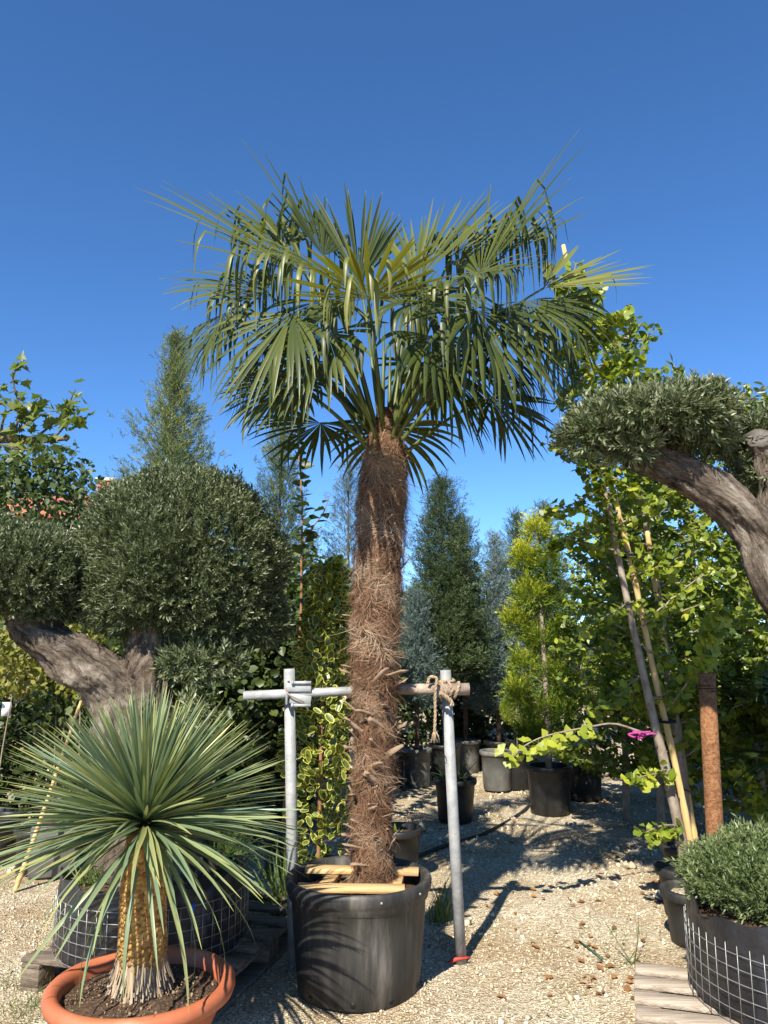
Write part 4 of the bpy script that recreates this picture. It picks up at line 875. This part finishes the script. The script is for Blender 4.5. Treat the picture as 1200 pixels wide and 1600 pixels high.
def conifer(label, base, h, z0, R0, mat, rg, nb=110, per=26, size=.16, rise=.9, prof=None, temps=None, pot_h=0, whips=0, tb=.42, group=None, trunkr=.035, name='conifer', cat='conifer', lean=(0, 0)):
    base = np.array(base, float); t = T(name, label, cat, base, group); ln = np.array([lean[0], lean[1], 0.])
    top = base + np.array([0, 0, h*.97]) + ln
    V, F = tube([base - [0, 0, .02], base*.6+top*.4, top], [trunkr, trunkr*.7, .006], 8); obj('trunk', V, F, M['darkbark'], t, smooth=True)
    prof = prof or (lambda u: (1-u)**.75*(min(1, .55+u*4)))
    P, D, tt, sz, tw = [], [], [], [], []
    for k in range(nb):
        u = ((k+rg.random())/nb)**1.12; z = z0 + (h-z0)*u; az = k*2.39996 + rg.normal(0, .35); rr = R0*prof(u)*rg.uniform(.72, 1.15)
        if k < whips*3 and k % 3 == 0: rr *= 1.6
        c = base + ln*u + np.array([0, 0, z]); o = np.array([math.cos(az), math.sin(az), 0]); ri = rise*(.5+u)
        e = c + o*rr + np.array([0, 0, rr*ri]); m = max(6, int(per*1.45*(.35+prof(u)))); s_ = 1 - .75*rg.random(m)**1.5
        p = c + (e-c)*s_[:, None] + rg.normal(0, .05+.10*rr, (m, 3))*np.array([1, 1, .8]); P.append(p)
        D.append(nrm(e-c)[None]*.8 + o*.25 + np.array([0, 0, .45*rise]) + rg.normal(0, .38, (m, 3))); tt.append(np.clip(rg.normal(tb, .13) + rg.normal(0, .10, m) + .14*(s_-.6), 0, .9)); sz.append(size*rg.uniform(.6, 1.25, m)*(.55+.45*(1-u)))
        if k % 3 == 0: tw.append(tube([c, (c+e)/2, e], [.007, .005, .002], 4))
    m = 40; u = rg.random(m); P.append(base + ln + np.c_[rg.normal(0, .02, (m, 2)), h*.84 + h*.15*u]); D.append(np.c_[rg.normal(0, .35, (m, 2)), np.ones(m)]); tt.append(np.full(m, tb+.1)); sz.append(size*.7*np.ones(m))
    P, D, tt, sz = map(np.concatenate, (P, D, tt, sz)); V, F, a = scatter(temps or sp_jun, P, D, rdir(len(P), rg), sz, tt, rg)
    V2, F2, _ = join(tw); obj('branches', V2, F2, M['darkbark'], t)['kind'] = 'stuff'
    obj('crown', V, F, M[mat], t, tint=np.clip(a, 0, 1)); return t
rc_ = np.random.default_rng(61)
def xz(px, py, Y): p = at(px, py, Y); return p
def con(label, px, top, Y, bot_y, halfpx, mat, **kw):
    tp_ = at(px, top, Y); b = np.array([tp_[0], Y, 0]); z0 = max(.25, at(px, bot_y, Y)[2]); R0 = halfpx/FPX*Y*1.0
    return conifer(label, b, tp_[2], z0, R0, mat, rc_, **kw)
con('feathery green juniper rising behind the big rounded olive', 277, 525, 7.6, 1050, 88, 'juniper', nb=150, per=38, size=.20, whips=40, tb=.58, prof=lambda u: (1-u)**1.15*min(1, .5+u*3)+.03)
con('feathery blue-green juniper beside the thin leafy sapling', 440, 668, 8.6, 1130, 74, 'juniper', nb=130, per=30, size=.20, whips=10, tb=.45, prof=lambda u: (1-u)**.9*min(1, .5+u*3)+.04)
con('pale loose juniper close behind the palm trunk', 545, 722, 9.6, 1130, 62, 'blueconifer', nb=90, per=20, size=.20, whips=8, tb=.35, prof=lambda u: (1-u)**.85*min(1, .5+u*3)+.05)
con('dense dark green cypress standing right of the palm trunk', 690, 752, 9.5, 1062, 56, 'darkconifer', nb=150, per=40, size=.17, tb=.42, temps=sp_fine, prof=lambda u: min(1, (1-u)**.62*1.05), rise=.7)
con('dark green cypress shouldering the pointed one', 722, 812, 10.1, 1062, 34, 'darkconifer', nb=90, per=30, size=.17, tb=.50, temps=sp_fine, prof=lambda u: min(1, (1-u)**.6), rise=.7)
con('silvery blue cypress partly hidden by the palm trunk', 650, 925, 9.1, 1100, 24, 'blueconifer', nb=100, per=28, size=.15, tb=.30, temps=sp_fine, prof=lambda u: min(1, (1-u)**.6))
con('slender silvery blue cypress left of the golden conifer', 772, 838, 10.0, 1118, 34, 'blueconifer', nb=120, per=30, size=.16, tb=.52, temps=sp_fine, prof=lambda u: min(1, (1-u)**.8*1.1), whips=4)
con('tall blue-green conifer behind the slender silvery cypress', 806, 805, 11.0, 1118, 44, 'juniper', nb=90, per=30, size=.2, tb=.35)
con('tall dark conifer behind the golden one', 850, 790, 12.0, 1118, 60, 'juniper', nb=90, per=30, size=.22, tb=.3)
# golden conifer, pruned into separate tufts on a bare stem
gc_ = gr(857, 1278); gc_[1] += .2; gq = pot(0, 0, gc_[1], .225, .185, .44, 'round black pot of the golden conifer on the path', x=1.58)
gt = T('golden_conifer', 'golden yellow conifer with tufted tiers in the round black pot', 'conifer', gq)
gY = gc_[1]; top = at(838, 812, gY)
V, F = tube(poly([gq - [0, 0, .05], at(856, 1120, gY), at(850, 1020, gY), at(845, 930, gY), at(840, 860, gY), top], 30), np.linspace(.035, .008, 30), 10, noise=.05, rg=rc_); obj('trunk', V, F, M['thinbark'], gt, smooth=True)
for (px, py, rx, rz_, tb_) in [(838, 832, 20, 30, .92), (818, 872, 18, 24, .85), (856, 885, 26, 34, .42), (828, 930, 30, 32, .72), (862, 945, 28, 36, .38), (806, 972, 20, 28, .78), (842, 1000, 24, 22, .5), (876, 1000, 22, 34, .35), (818, 1045, 26, 34, .60), (868, 1060, 28, 34, .40), (808, 1082, 18, 24, .6), (846, 1110, 32, 26, .45), (882, 1115, 22, 28, .35), (856, 1155, 34, 22, .36), (826, 1145, 20, 20, .42)]:
    c = at(px, py, gY + rc_.uniform(-.12, .12)); r = np.array([rx, rx, rz_])/FPX*gY*.62; m = 230
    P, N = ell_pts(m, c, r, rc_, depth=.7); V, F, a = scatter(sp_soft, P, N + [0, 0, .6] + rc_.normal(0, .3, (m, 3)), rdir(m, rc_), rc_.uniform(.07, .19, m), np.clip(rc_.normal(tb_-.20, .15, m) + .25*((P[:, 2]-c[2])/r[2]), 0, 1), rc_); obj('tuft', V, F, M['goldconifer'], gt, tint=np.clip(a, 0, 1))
    tc_ = np.array([np.interp(c[2]-.15, [gq[2], top[2]], [gq[0], top[0]]), gY, c[2]-.15]); V, F = tube([tc_, (tc_+c)/2, c], [.008, .006, .003], 5); obj('branch', V, F, M['thinbark'], gt)
# clipped ball
bq = at(807, 1108, 9.0); bp_ = pot(0, 0, 9.0, .2, .16, .42, 'black pot of the small clipped golden ball shrub', x=bq[0])
bl = T('ball_shrub', 'small clipped round golden shrub beside the golden conifer', 'shrub', bp_)
V, F = tube([bp_ - [0, 0, .03], bq - [0, 0, .15], bq], [.015, .012, .008], 6); obj('stem', V, F, M['thinbark'], bl)
P, N = ell_pts(1500, bq, np.array([.155, .155, .165]), rc_, depth=.35, lump=.02); V, F, a = scatter(sp_soft, P, N + rc_.normal(0, .35, (1500, 3)), rdir(1500, rc_), .06, np.clip(rc_.normal(.45, .14, 1500), 0, 1), rc_); obj('crown', V, F, M['goldconifer'], bl, tint=np.clip(a, 0, 1))

# ------------------------------------------------------------ more pots along the path
pq1 = pot(0, 0, 7.35, .20, .155, .37, 'round black pot of weeds behind the leaning post', x=gr(706, 1271)[0]*1.01)
pq2 = pot(0, 0, 5.55, .17, .13, .34, 'black pot with a small green seedling just behind the palm trunk', x=gr(622, 1335)[0]*.9)
pq3 = pot(0, 0, 8.35, .22, .18, .42, 'black pot in shade behind the golden conifer pot', x=gr(900, 1240)[0])
pot(0, 0, 8.9, .19, .15, .42, 'grey plastic pot in shade between the round pots', 'grey_pot', x=gr(762, 1215)[0])
for (px, top_, Yq, r, h, lab, mt) in [(690, 752, 9.5, .20, .42, 'black pot of the dense dark cypress', 'small_pot'), (650, 925, 9.1, .17, .42, 'grey pot of the silvery cypress just right of the palm trunk', 'grey_pot'), (722, 812, 10.1, .19, .40, 'grey bucket pot behind the leaning post', 'grey_pot'), (772, 838, 10.0, .2, .4, 'black pot of the slender silvery cypress', 'small_pot')]:
    pot(0, 0, Yq, r, r*.82, h, lab, mt, x=at(px, top_, Yq)[0])
pot(0, 0, 9.0, .16, .13, .40, 'black pot half hidden by the palm trunk', x=.08)
def herb(label, base, n, L, mat, rg, w=.05, cat='plant', name='seedling', spread=.6, tb=.5):
    base = np.asarray(base, float); t = T(name, label, cat, base); P = base + np.c_[rg.normal(0, .03, (n, 2)), np.zeros(n)]
    V, F, a = scatter([blade_t(b_, w) for b_ in (.5, 1.0, 1.5)], P, np.c_[rg.normal(0, spread, (n, 2)), np.ones(n)], rdir(n, rg), L*rg.uniform(.5, 1.1, n), np.clip(rg.normal(tb, .2, n), 0, 1), rg); obj('leaves', V, F, M[mat], t, tint=a)
herb('loose green weeds in the round pot behind the leaning post', pq1, 60, .35, 'darkpalm', rc_, .03, spread=.9)
herb('bright green seedling in the pot behind the palm trunk', pq2 + np.array([-.03, -.1, -.01]), 14, .10, 'ginkgo', rc_, .22, spread=.9, tb=.7)
herb('lily-like upright green plant behind the rope pole', np.array([gr(755, 1190)[0]*1.0, gr(755, 1190)[1]*1.05, 0]), 70, .95, 'grass', rc_, .02, spread=.25, tb=.45)
herb('long grass stalks leaning beside the pale pallet', gr(985, 1503), 9, .34, 'grass', rc_, .012, spread=.9, tb=.3)
herb('dry wispy weed beside the leaning post', gr(688, 1440), 26, .28, 'grass', rc_, .03, spread=.25)
herb('low leafy weed with yellow flowers behind the tub', np.array([-.55, 4.75, 0]), 160, .5, 'grass', rc_, .018, spread=.5, tb=.3)

# ------------------------------------------------------------ variegated euonymus column
eb = pot(0, 0, 4.85, .16, .13, .30, 'black pot of the variegated column shrub', x=-.39)
eu = T('variegated_shrub', 'tall column shrub with yellow-edged leaves left of the palm trunk', 'shrub', eb)
def eleaf(tt, rg=rc_):
    a = np.linspace(0, 2*math.pi, 9)[:-1]; x, y = np.sin(a)*.27, .5-np.cos(a)*.5; zc = rg.uniform(-.1, .15)*(y-.5) + .25*np.abs(x); o = np.stack([x, y, zc], -1)
    q = o*np.array([.76, .84, .9]) + [0, .075, 0.0]; V = np.concatenate([o, o*np.array([.76, .84, .9]) + [0, .075, 0], q, [[0, .5, -.02]]])
    F4 = np.array([[k, (k+1) % 8, 8+(k+1) % 8, 8+k] for k in range(8)]); F3 = np.array([[16+k, 16+(k+1) % 8, 24] for k in range(8)])
    t = np.concatenate([np.full(16, .75+tt*.2), np.full(9, .05 + .3*abs(tt))]); return V, [F4, F3], t
ets = [eleaf(q) for q in (-.8, -.4, 0, .3, .6, 1.)]; eme = []
for V, F, t in ets:
    me = mesh('leaf', V, F, np.clip(t, 0, 1)); me.materials.append(M['euonymus']); eme.append(me)
axis_pts = [eb - [0, 0, .05], at(502, 1150, 4.86), at(507, 1000, 4.88), at(517, 880, 4.9)]
V, F = tube(poly(axis_pts, 20), np.linspace(.014, .004, 20), 6); obj('stem', V, F, M['redstem'], eu)
n = 1500; u = rc_.random(n)**.9; ap = poly(axis_pts, 60); k = (u*59).astype(int); az = rc_.uniform(0, 6.283, n); rr = .185*np.interp(u, [0, .08, .3, .6, .8, 1], [.6, .9, 1., .95, .6, .25])*np.sqrt(rc_.random(n))**.6*(1+.25*np.sin(az*3+u*14)+.15*np.sin(u*37+az))
P = ap[k] + np.stack([np.cos(az)*rr, np.sin(az)*rr, rc_.normal(0, .02, n)], -1); out_ = np.stack([np.cos(az), np.sin(az), 0*az], -1)
D = out_*.5 + rc_.normal(0, .6, (n, 3)) + np.array([0, 0, .15]); N = out_*.7 + np.array([-.15, -.1, .6]) + rc_.normal(0, .8, (n, 3)); sz = rc_.uniform(.048, .088, n)
score = -P[:, 1] + rc_.normal(0, .03, n); sel = np.argsort(-score)[:290]; ms = np.ones(n, bool); ms[sel] = False
for q in sel: place('leaf', eme[rc_.integers(6)], eu, P[q], D[q], N[q], float(sz[q]))
V, F, a = scatter(ets, P[ms], D[ms], N[ms], sz[ms], 0, rc_); o = obj('inner_leaves', V, F, M['euonymus'], eu, tint=np.clip(a, 0, 1)); o['kind'] = 'stuff'

# ------------------------------------------------------------ broadleaved trees and shrubs
def bleaf(w=.34, fold=.1):
    return (np.array([[0, 0, 0], [w, .35, fold], [w*.8, .7, fold], [0, 1, -.05], [-w*.8, .7, fold], [-w, .35, fold]]), np.array([[0, 1, 2, 3], [0, 3, 4, 5]]), np.zeros(6))
bl_t = [bleaf(.34), bleaf(.42, .2), bleaf(.38, 0)]
narrow_t = [bleaf(.22), bleaf(.26, .2)]
def shrub(label, base, blobs, n, mat, rg, leaf=.07, name='shrub', cat='shrub', tb=.4, temps=None, stemr=.03, depth=.55, group=None, lump=.12):
    base = np.asarray(base, float); t = T(name, label, cat, base, group); tw = []; out = []; tot = sum(r[0]*r[2] for c, r in blobs)
    tw = []
    for c, r in blobs:
        c = np.asarray(c, float); r = np.asarray(r, float); m = int(n*r[0]*r[2]/tot); P, N = ell_pts(m, c, r, rg, depth=depth, lump=lump)
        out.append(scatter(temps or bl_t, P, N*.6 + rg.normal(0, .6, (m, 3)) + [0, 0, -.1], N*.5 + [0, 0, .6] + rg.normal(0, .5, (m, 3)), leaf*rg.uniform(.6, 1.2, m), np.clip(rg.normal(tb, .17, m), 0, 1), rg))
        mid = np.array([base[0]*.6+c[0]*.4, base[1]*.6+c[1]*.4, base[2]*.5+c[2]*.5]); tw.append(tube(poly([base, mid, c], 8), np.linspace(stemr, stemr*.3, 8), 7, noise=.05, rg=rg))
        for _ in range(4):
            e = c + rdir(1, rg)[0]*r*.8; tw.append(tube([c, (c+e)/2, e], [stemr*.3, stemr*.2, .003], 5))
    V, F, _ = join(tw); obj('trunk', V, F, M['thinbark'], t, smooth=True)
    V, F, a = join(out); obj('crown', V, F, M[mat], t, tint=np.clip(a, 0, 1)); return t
rb3 = np.random.default_rng(77)
# plane tree reaching in from the left
pt_ = T('plane_tree', 'plane tree branch with large lobed leaves reaching in over the olive', 'tree', np.array([-4.6, 6.6, 0]))
def pleaf(tt, rg=rb3):
    a = np.linspace(-2.6, 2.6, 15); rr = np.array([.35, .62, .42, .85, .5, .62, .52, 1.05, .52, .62, .5, .85, .42, .62, .35]) * rg.uniform(.9, 1.1, 15)
    V = np.concatenate([[[0, .42, 0]], np.stack([np.sin(a)*rr*.62, .42+np.cos(a)*rr*.58, .10*np.abs(np.sin(a))*rg.uniform(-1, 1) + rg.normal(0, .03, 15)], -1)])
    return V, np.array([[0, k+2, k+1] for k in range(14)] + [[0, 1, 15]]), np.full(16, tt)
pme = []
for tt in (.15, .35, .5, .65, .85, .95):
    V, F, t = pleaf(tt); me = mesh('leaf', V, F, t); me.materials.append(M['plane']); pme.append(me)
lb = [np.array([-4.6, 6.6, 0]), np.array([-4.55, 6.6, 1.6]), np.array([-4.4, 6.58, 2.7]), at(-70, 690, 6.5), at(0, 685, 6.5), at(60, 688, 6.5), at(106, 686, 6.5)]
tips = [[at(20, 686, 6.5), at(30, 640, 6.5), at(20, 590, 6.5), at(38, 562, 6.5)], [at(50, 688, 6.5), at(85, 660, 6.45), at(105, 635, 6.45), at(118, 608, 6.4)], [at(0, 685, 6.5), at(10, 645, 6.4), at(45, 635, 6.4), at(60, 622, 6.4)], [at(-30, 688, 6.5), at(-20, 640, 6.5), at(0, 600, 6.6)], [at(60, 688, 6.5), at(88, 680, 6.4), at(110, 655, 6.4), at(128, 650, 6.35)], [at(-20, 688, 6.5), at(20, 700, 6.35), at(60, 705, 6.3)], [at(10, 686, 6.5), at(40, 665, 6.4), at(70, 645, 6.35)]]
parts = [tube(poly(lb, 40), np.linspace(.11, .012, 40), 12, noise=.05, rg=rb3)] + [tube(poly(p, 12), np.linspace(.012, .004, 12), 6) for p in tips]
V, F, _ = join(parts); obj('trunk', V, F, M['darkbark'], pt_, smooth=True)
for p in tips:
    pp = poly(p, 30)
    for q in range(22):
        P = pp[int(4 + 25*((q+.5)/22)**.8)] + rb3.normal(0, .035, 3); place('leaf', pme[rb3.integers(6)], pt_, P, rb3.normal(0, .8, 3) + [.2, -.1, .1], np.array([-.2, -.5, .8]) + rb3.normal(0, .45, 3), float(rb3.uniform(.10, .17)))
# linden-like tree at far left
lx = at(60, 780, 9.0)
shrub('loose small-leaved tree above the left olive crown', (lx[0], 9.0, 0), [(at(62, 770, 9.0), (.75, .6, .55)), (at(30, 730, 9.0), (.45, .4, .35)), (at(95, 735, 9.1), (.3, .3, .35)), (at(120, 790, 9.0), (.22, .3, .35)), (at(-20, 790, 9), (.5, .4, .5))], 2600, 'paleleaf', rb3, .085, 'small_leaved_tree', 'tree', .45, depth=.9, lump=.2)
# thin sapling with single leaves
sb = pot(0, 0, 5.7, .14, .11, .28, 'small black pot of the thin upright sapling', x=-.72)
st = T('thin_sapling', 'thin upright sapling with dark oval leaves above the variegated shrub', 'sapling', sb)
sp_ = poly([sb - [0, 0, .04], at(468, 1000, 5.7), at(471, 860, 5.7), at(472, 780, 5.7), at(466, 700, 5.7), at(465, 650, 5.7)], 50)
side_ = poly([at(474, 850, 5.7), at(488, 825, 5.7), at(506, 800, 5.7), at(514, 775, 5.7)], 12)
V, F, _ = join([tube(sp_, np.linspace(.012, .004, 50), 6), tube(side_, np.linspace(.006, .003, 12), 5)]); obj('stem', V, F, M['redstem'], st, smooth=True)
sme = []
for V, F, t in bl_t:
    me = mesh('leaf', V, F, t + .2); me.materials.append(M['broad']); sme.append(me)
for q in range(70):
    src = sp_ if q < 58 else side_; P = src[int((.30 if q < 58 else .1)*len(src) + (len(src)-1)*(.70 if q < 58 else .9)*((q % 58 if q < 58 else (q-58)*4.8)/58))]; az = q*2.4
    place('leaf', sme[q % 3], st, P, np.array([math.cos(az), math.sin(az), rb3.uniform(-.3, .6)]), np.array([0, 0, 1.]) + rb3.normal(0, .4, 3), float(rb3.uniform(.07, .12)))
# hedges and shrubs that fill the ground behind
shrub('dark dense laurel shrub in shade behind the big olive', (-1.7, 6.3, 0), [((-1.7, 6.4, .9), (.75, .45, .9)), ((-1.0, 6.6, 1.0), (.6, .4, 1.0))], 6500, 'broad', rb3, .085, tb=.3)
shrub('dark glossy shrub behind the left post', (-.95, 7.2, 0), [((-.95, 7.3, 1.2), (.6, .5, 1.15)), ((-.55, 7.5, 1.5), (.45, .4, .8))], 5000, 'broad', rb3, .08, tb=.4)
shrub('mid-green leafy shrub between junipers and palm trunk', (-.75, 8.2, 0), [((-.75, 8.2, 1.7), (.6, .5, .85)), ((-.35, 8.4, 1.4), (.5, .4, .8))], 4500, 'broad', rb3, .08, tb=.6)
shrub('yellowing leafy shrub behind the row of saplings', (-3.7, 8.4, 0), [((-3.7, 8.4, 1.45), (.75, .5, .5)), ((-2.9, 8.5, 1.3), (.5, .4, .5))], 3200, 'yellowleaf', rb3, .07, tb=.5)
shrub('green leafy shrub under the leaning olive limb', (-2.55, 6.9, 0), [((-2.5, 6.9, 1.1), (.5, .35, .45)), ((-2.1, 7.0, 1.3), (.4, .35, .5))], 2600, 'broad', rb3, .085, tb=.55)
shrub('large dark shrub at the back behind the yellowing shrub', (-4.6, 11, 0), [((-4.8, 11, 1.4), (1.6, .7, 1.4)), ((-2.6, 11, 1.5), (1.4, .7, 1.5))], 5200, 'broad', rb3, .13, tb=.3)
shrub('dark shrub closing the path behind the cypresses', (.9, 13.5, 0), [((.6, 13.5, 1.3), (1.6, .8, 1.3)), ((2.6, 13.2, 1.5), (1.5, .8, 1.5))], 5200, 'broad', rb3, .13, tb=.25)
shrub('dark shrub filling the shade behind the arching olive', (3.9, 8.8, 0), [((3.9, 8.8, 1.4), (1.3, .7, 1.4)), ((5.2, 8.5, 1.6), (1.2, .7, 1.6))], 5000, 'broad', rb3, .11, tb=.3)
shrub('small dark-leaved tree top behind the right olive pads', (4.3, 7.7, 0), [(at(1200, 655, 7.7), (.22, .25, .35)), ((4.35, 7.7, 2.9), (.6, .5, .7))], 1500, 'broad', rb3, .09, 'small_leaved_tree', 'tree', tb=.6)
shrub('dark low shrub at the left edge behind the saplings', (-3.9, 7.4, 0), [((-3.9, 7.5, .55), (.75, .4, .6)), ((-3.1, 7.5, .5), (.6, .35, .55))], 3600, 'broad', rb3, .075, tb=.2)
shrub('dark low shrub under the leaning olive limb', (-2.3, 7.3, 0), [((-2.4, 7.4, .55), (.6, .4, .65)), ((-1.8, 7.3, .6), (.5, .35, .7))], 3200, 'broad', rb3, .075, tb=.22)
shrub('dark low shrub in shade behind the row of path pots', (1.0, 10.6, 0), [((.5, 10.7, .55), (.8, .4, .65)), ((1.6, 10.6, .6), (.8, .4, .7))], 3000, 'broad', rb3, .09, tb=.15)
# row of young saplings in pots at the left
sap_mats = ['yellowleaf', 'broad', 'paleleaf']
for k, (x, y, h, lab) in enumerate([(-3.05, 6.3, 1.55, 'bare-stemmed sapling with yellow leaves nearest the olive limb'), (-3.35, 6.6, 1.6, 'forked sapling with pale stem and white tag'), (-2.75, 6.7, 1.5, 'slim sapling beside the teal tie'), (-3.6, 7.0, 1.65, 'sapling at the end of the row of saplings'), (-2.35, 6.2, 1.4, 'short sapling under the leaning olive limb')]):
    pq = pot(0, 0, y, .15, .12, .30, 'black pot of the ' + lab, x=x, group=None)
    shrub(lab, pq - np.array([0, 0, .03]), [((x-.05, y, h), (.28, .25, .22)), ((x+.08, y+.05, h-.15), (.22, .2, .18))], 330, sap_mats[k % 2], rb3, .06, 'potted_sapling', 'sapling', .5, stemr=.009, depth=.9, group='young saplings in pots')
cane((-2.38, 5.3, 0.0), at(128, 1095, 5.6), .016, 'thin tan cane leaning behind the yucca')
tgp = at(10, 1108, 6.45); V, F = cbox(.07, .003, .11, tgp, .3, 0); tag(obj('plant_tag', V, F, M['white_tag']), 'white plant tag hanging on a sapling stem', 'tag')
# planter box left of the olive basket
pb = gr(75, 1370); t = T('planter_box', 'square dark plastic planter box left of the olive basket', 'planter', (pb[0], pb[1], 0))
V, F = cbox(.30, .30, .34, (pb[0], pb[1]+.1, .171), .25, .012); obj('body', V, F, M['grey_pot'], t); V, F = cbox(.27, .27, .01, (pb[0], pb[1]+.1, .346), .25, .0); obj('soil', V, F, M['soil'], t)
pot(0, 0, 6.0, .17, .14, .32, 'black nursery pot in shade at the left edge', x=-2.85); pot(0, 0, 5.75, .16, .13, .30, 'black nursery pot behind the square planter box', x=-2.45)
herb('low green weeds spilling over the olive basket', np.array([-.85, 4.35, .41]), 160, .28, 'grass', rc_, .03, spread=.8, tb=.2)
herb('dry grey weeds on the left side of the olive basket', np.array([-1.42, 4.0, .41]), 90, .14, 'grass', rc_, .05, spread=.9, tb=.5)
yf = at(368, 1276, 4.6); V, F = lathe([(.001, .0), (.011, .004), (.013, .010), (.006, .012), (.001, .012)], 10, yf)
fl = T('yellow_flower', 'tiny yellow flower behind the yucca leaves', 'flower', (yf[0], yf[1], .42)); obj('head', V, F, surf('petal', [(.8, .5, .01), (.85, .6, .02)], 5), fl); V, F = tube([np.array([yf[0]+.02, yf[1], .40]), np.array([yf[0]+.01, yf[1], .6]), yf], .002, 5); obj('stem', V, F, M['grass'], fl)

# ------------------------------------------------------------ far house and woods
hc = np.array([-17.3, 42.0, 0]); hs = T('house', 'distant cream house with red tiled roof and chimney', 'house', hc)
V, F = cbox(9, 8, 8.0, hc + [0, 0, 4.0], 0, 0); obj('wall', V, F, M['plaster'], hs)
e, rd_ = 8.02, 9.9; xs, ys = 4.9, 4.4
V = np.array([[-xs, -ys, e], [xs, -ys, e], [xs, ys, e], [-xs, ys, e], [-xs+2.2, 0, rd_], [xs-2.2, 0, rd_], [-xs, -ys, e-.15], [xs, -ys, e-.15], [xs, ys, e-.15], [-xs, ys, e-.15]]) + hc
rf = obj('roof', V, [np.array([[0, 1, 5, 4], [2, 3, 4, 5], [6, 7, 1, 0], [7, 8, 2, 1], [8, 9, 3, 2], [9, 6, 0, 3], [9, 8, 7, 6]]), np.array([[1, 2, 5], [3, 0, 4]])], M['rooftile'], hs)
V, F = cbox(.8, .8, 1.5, hc + [2.2, -1.0, 9.7], 0, .02); obj('chimney', V, F, M['rooftile'], rf); V, F = cbox(1.0, 1.0, .16, hc + [2.2, -1.0, 10.5], 0, .02); obj('chimney_cap', V, F, M['plaster'], rf)
for wx in (-3, -.2, 2.6):
    for wz in (2.2, 5.6):
        V, F = cbox(1.1, .08, 1.5, hc + [wx, -4.02, wz], 0, .01); wo = obj('window', V, F, M['plaster'], hs); V, F = cbox(.9, .05, 1.3, hc + [wx, -4.07, wz], 0, 0); obj('pane', V, F, M['glass'], wo)
nf = 15000; az = rb3.uniform(-.75, .75, nf); Yf = rb3.uniform(20, 30, nf); xf = np.tan(az)*Yf; hmax = 2.1 + .5*np.sin(xf*.9) + .4*np.sin(xf*2.3+1); zf = hmax*rb3.random(nf)**.7
V, F, a = scatter(bl_t, np.stack([xf, Yf, zf], -1), rdir(nf, rb3), rdir(nf, rb3)*.6 + [0, -.4, .6], rb3.uniform(.22, .42, nf), np.clip(rb3.normal(.3, .15, nf), 0, 1), rb3)
tag(obj('far_woods', V, F, M['broad'], tint=np.clip(a, 0, 1)), 'low far-off belt of dark green trees', 'woods', kind='stuff')
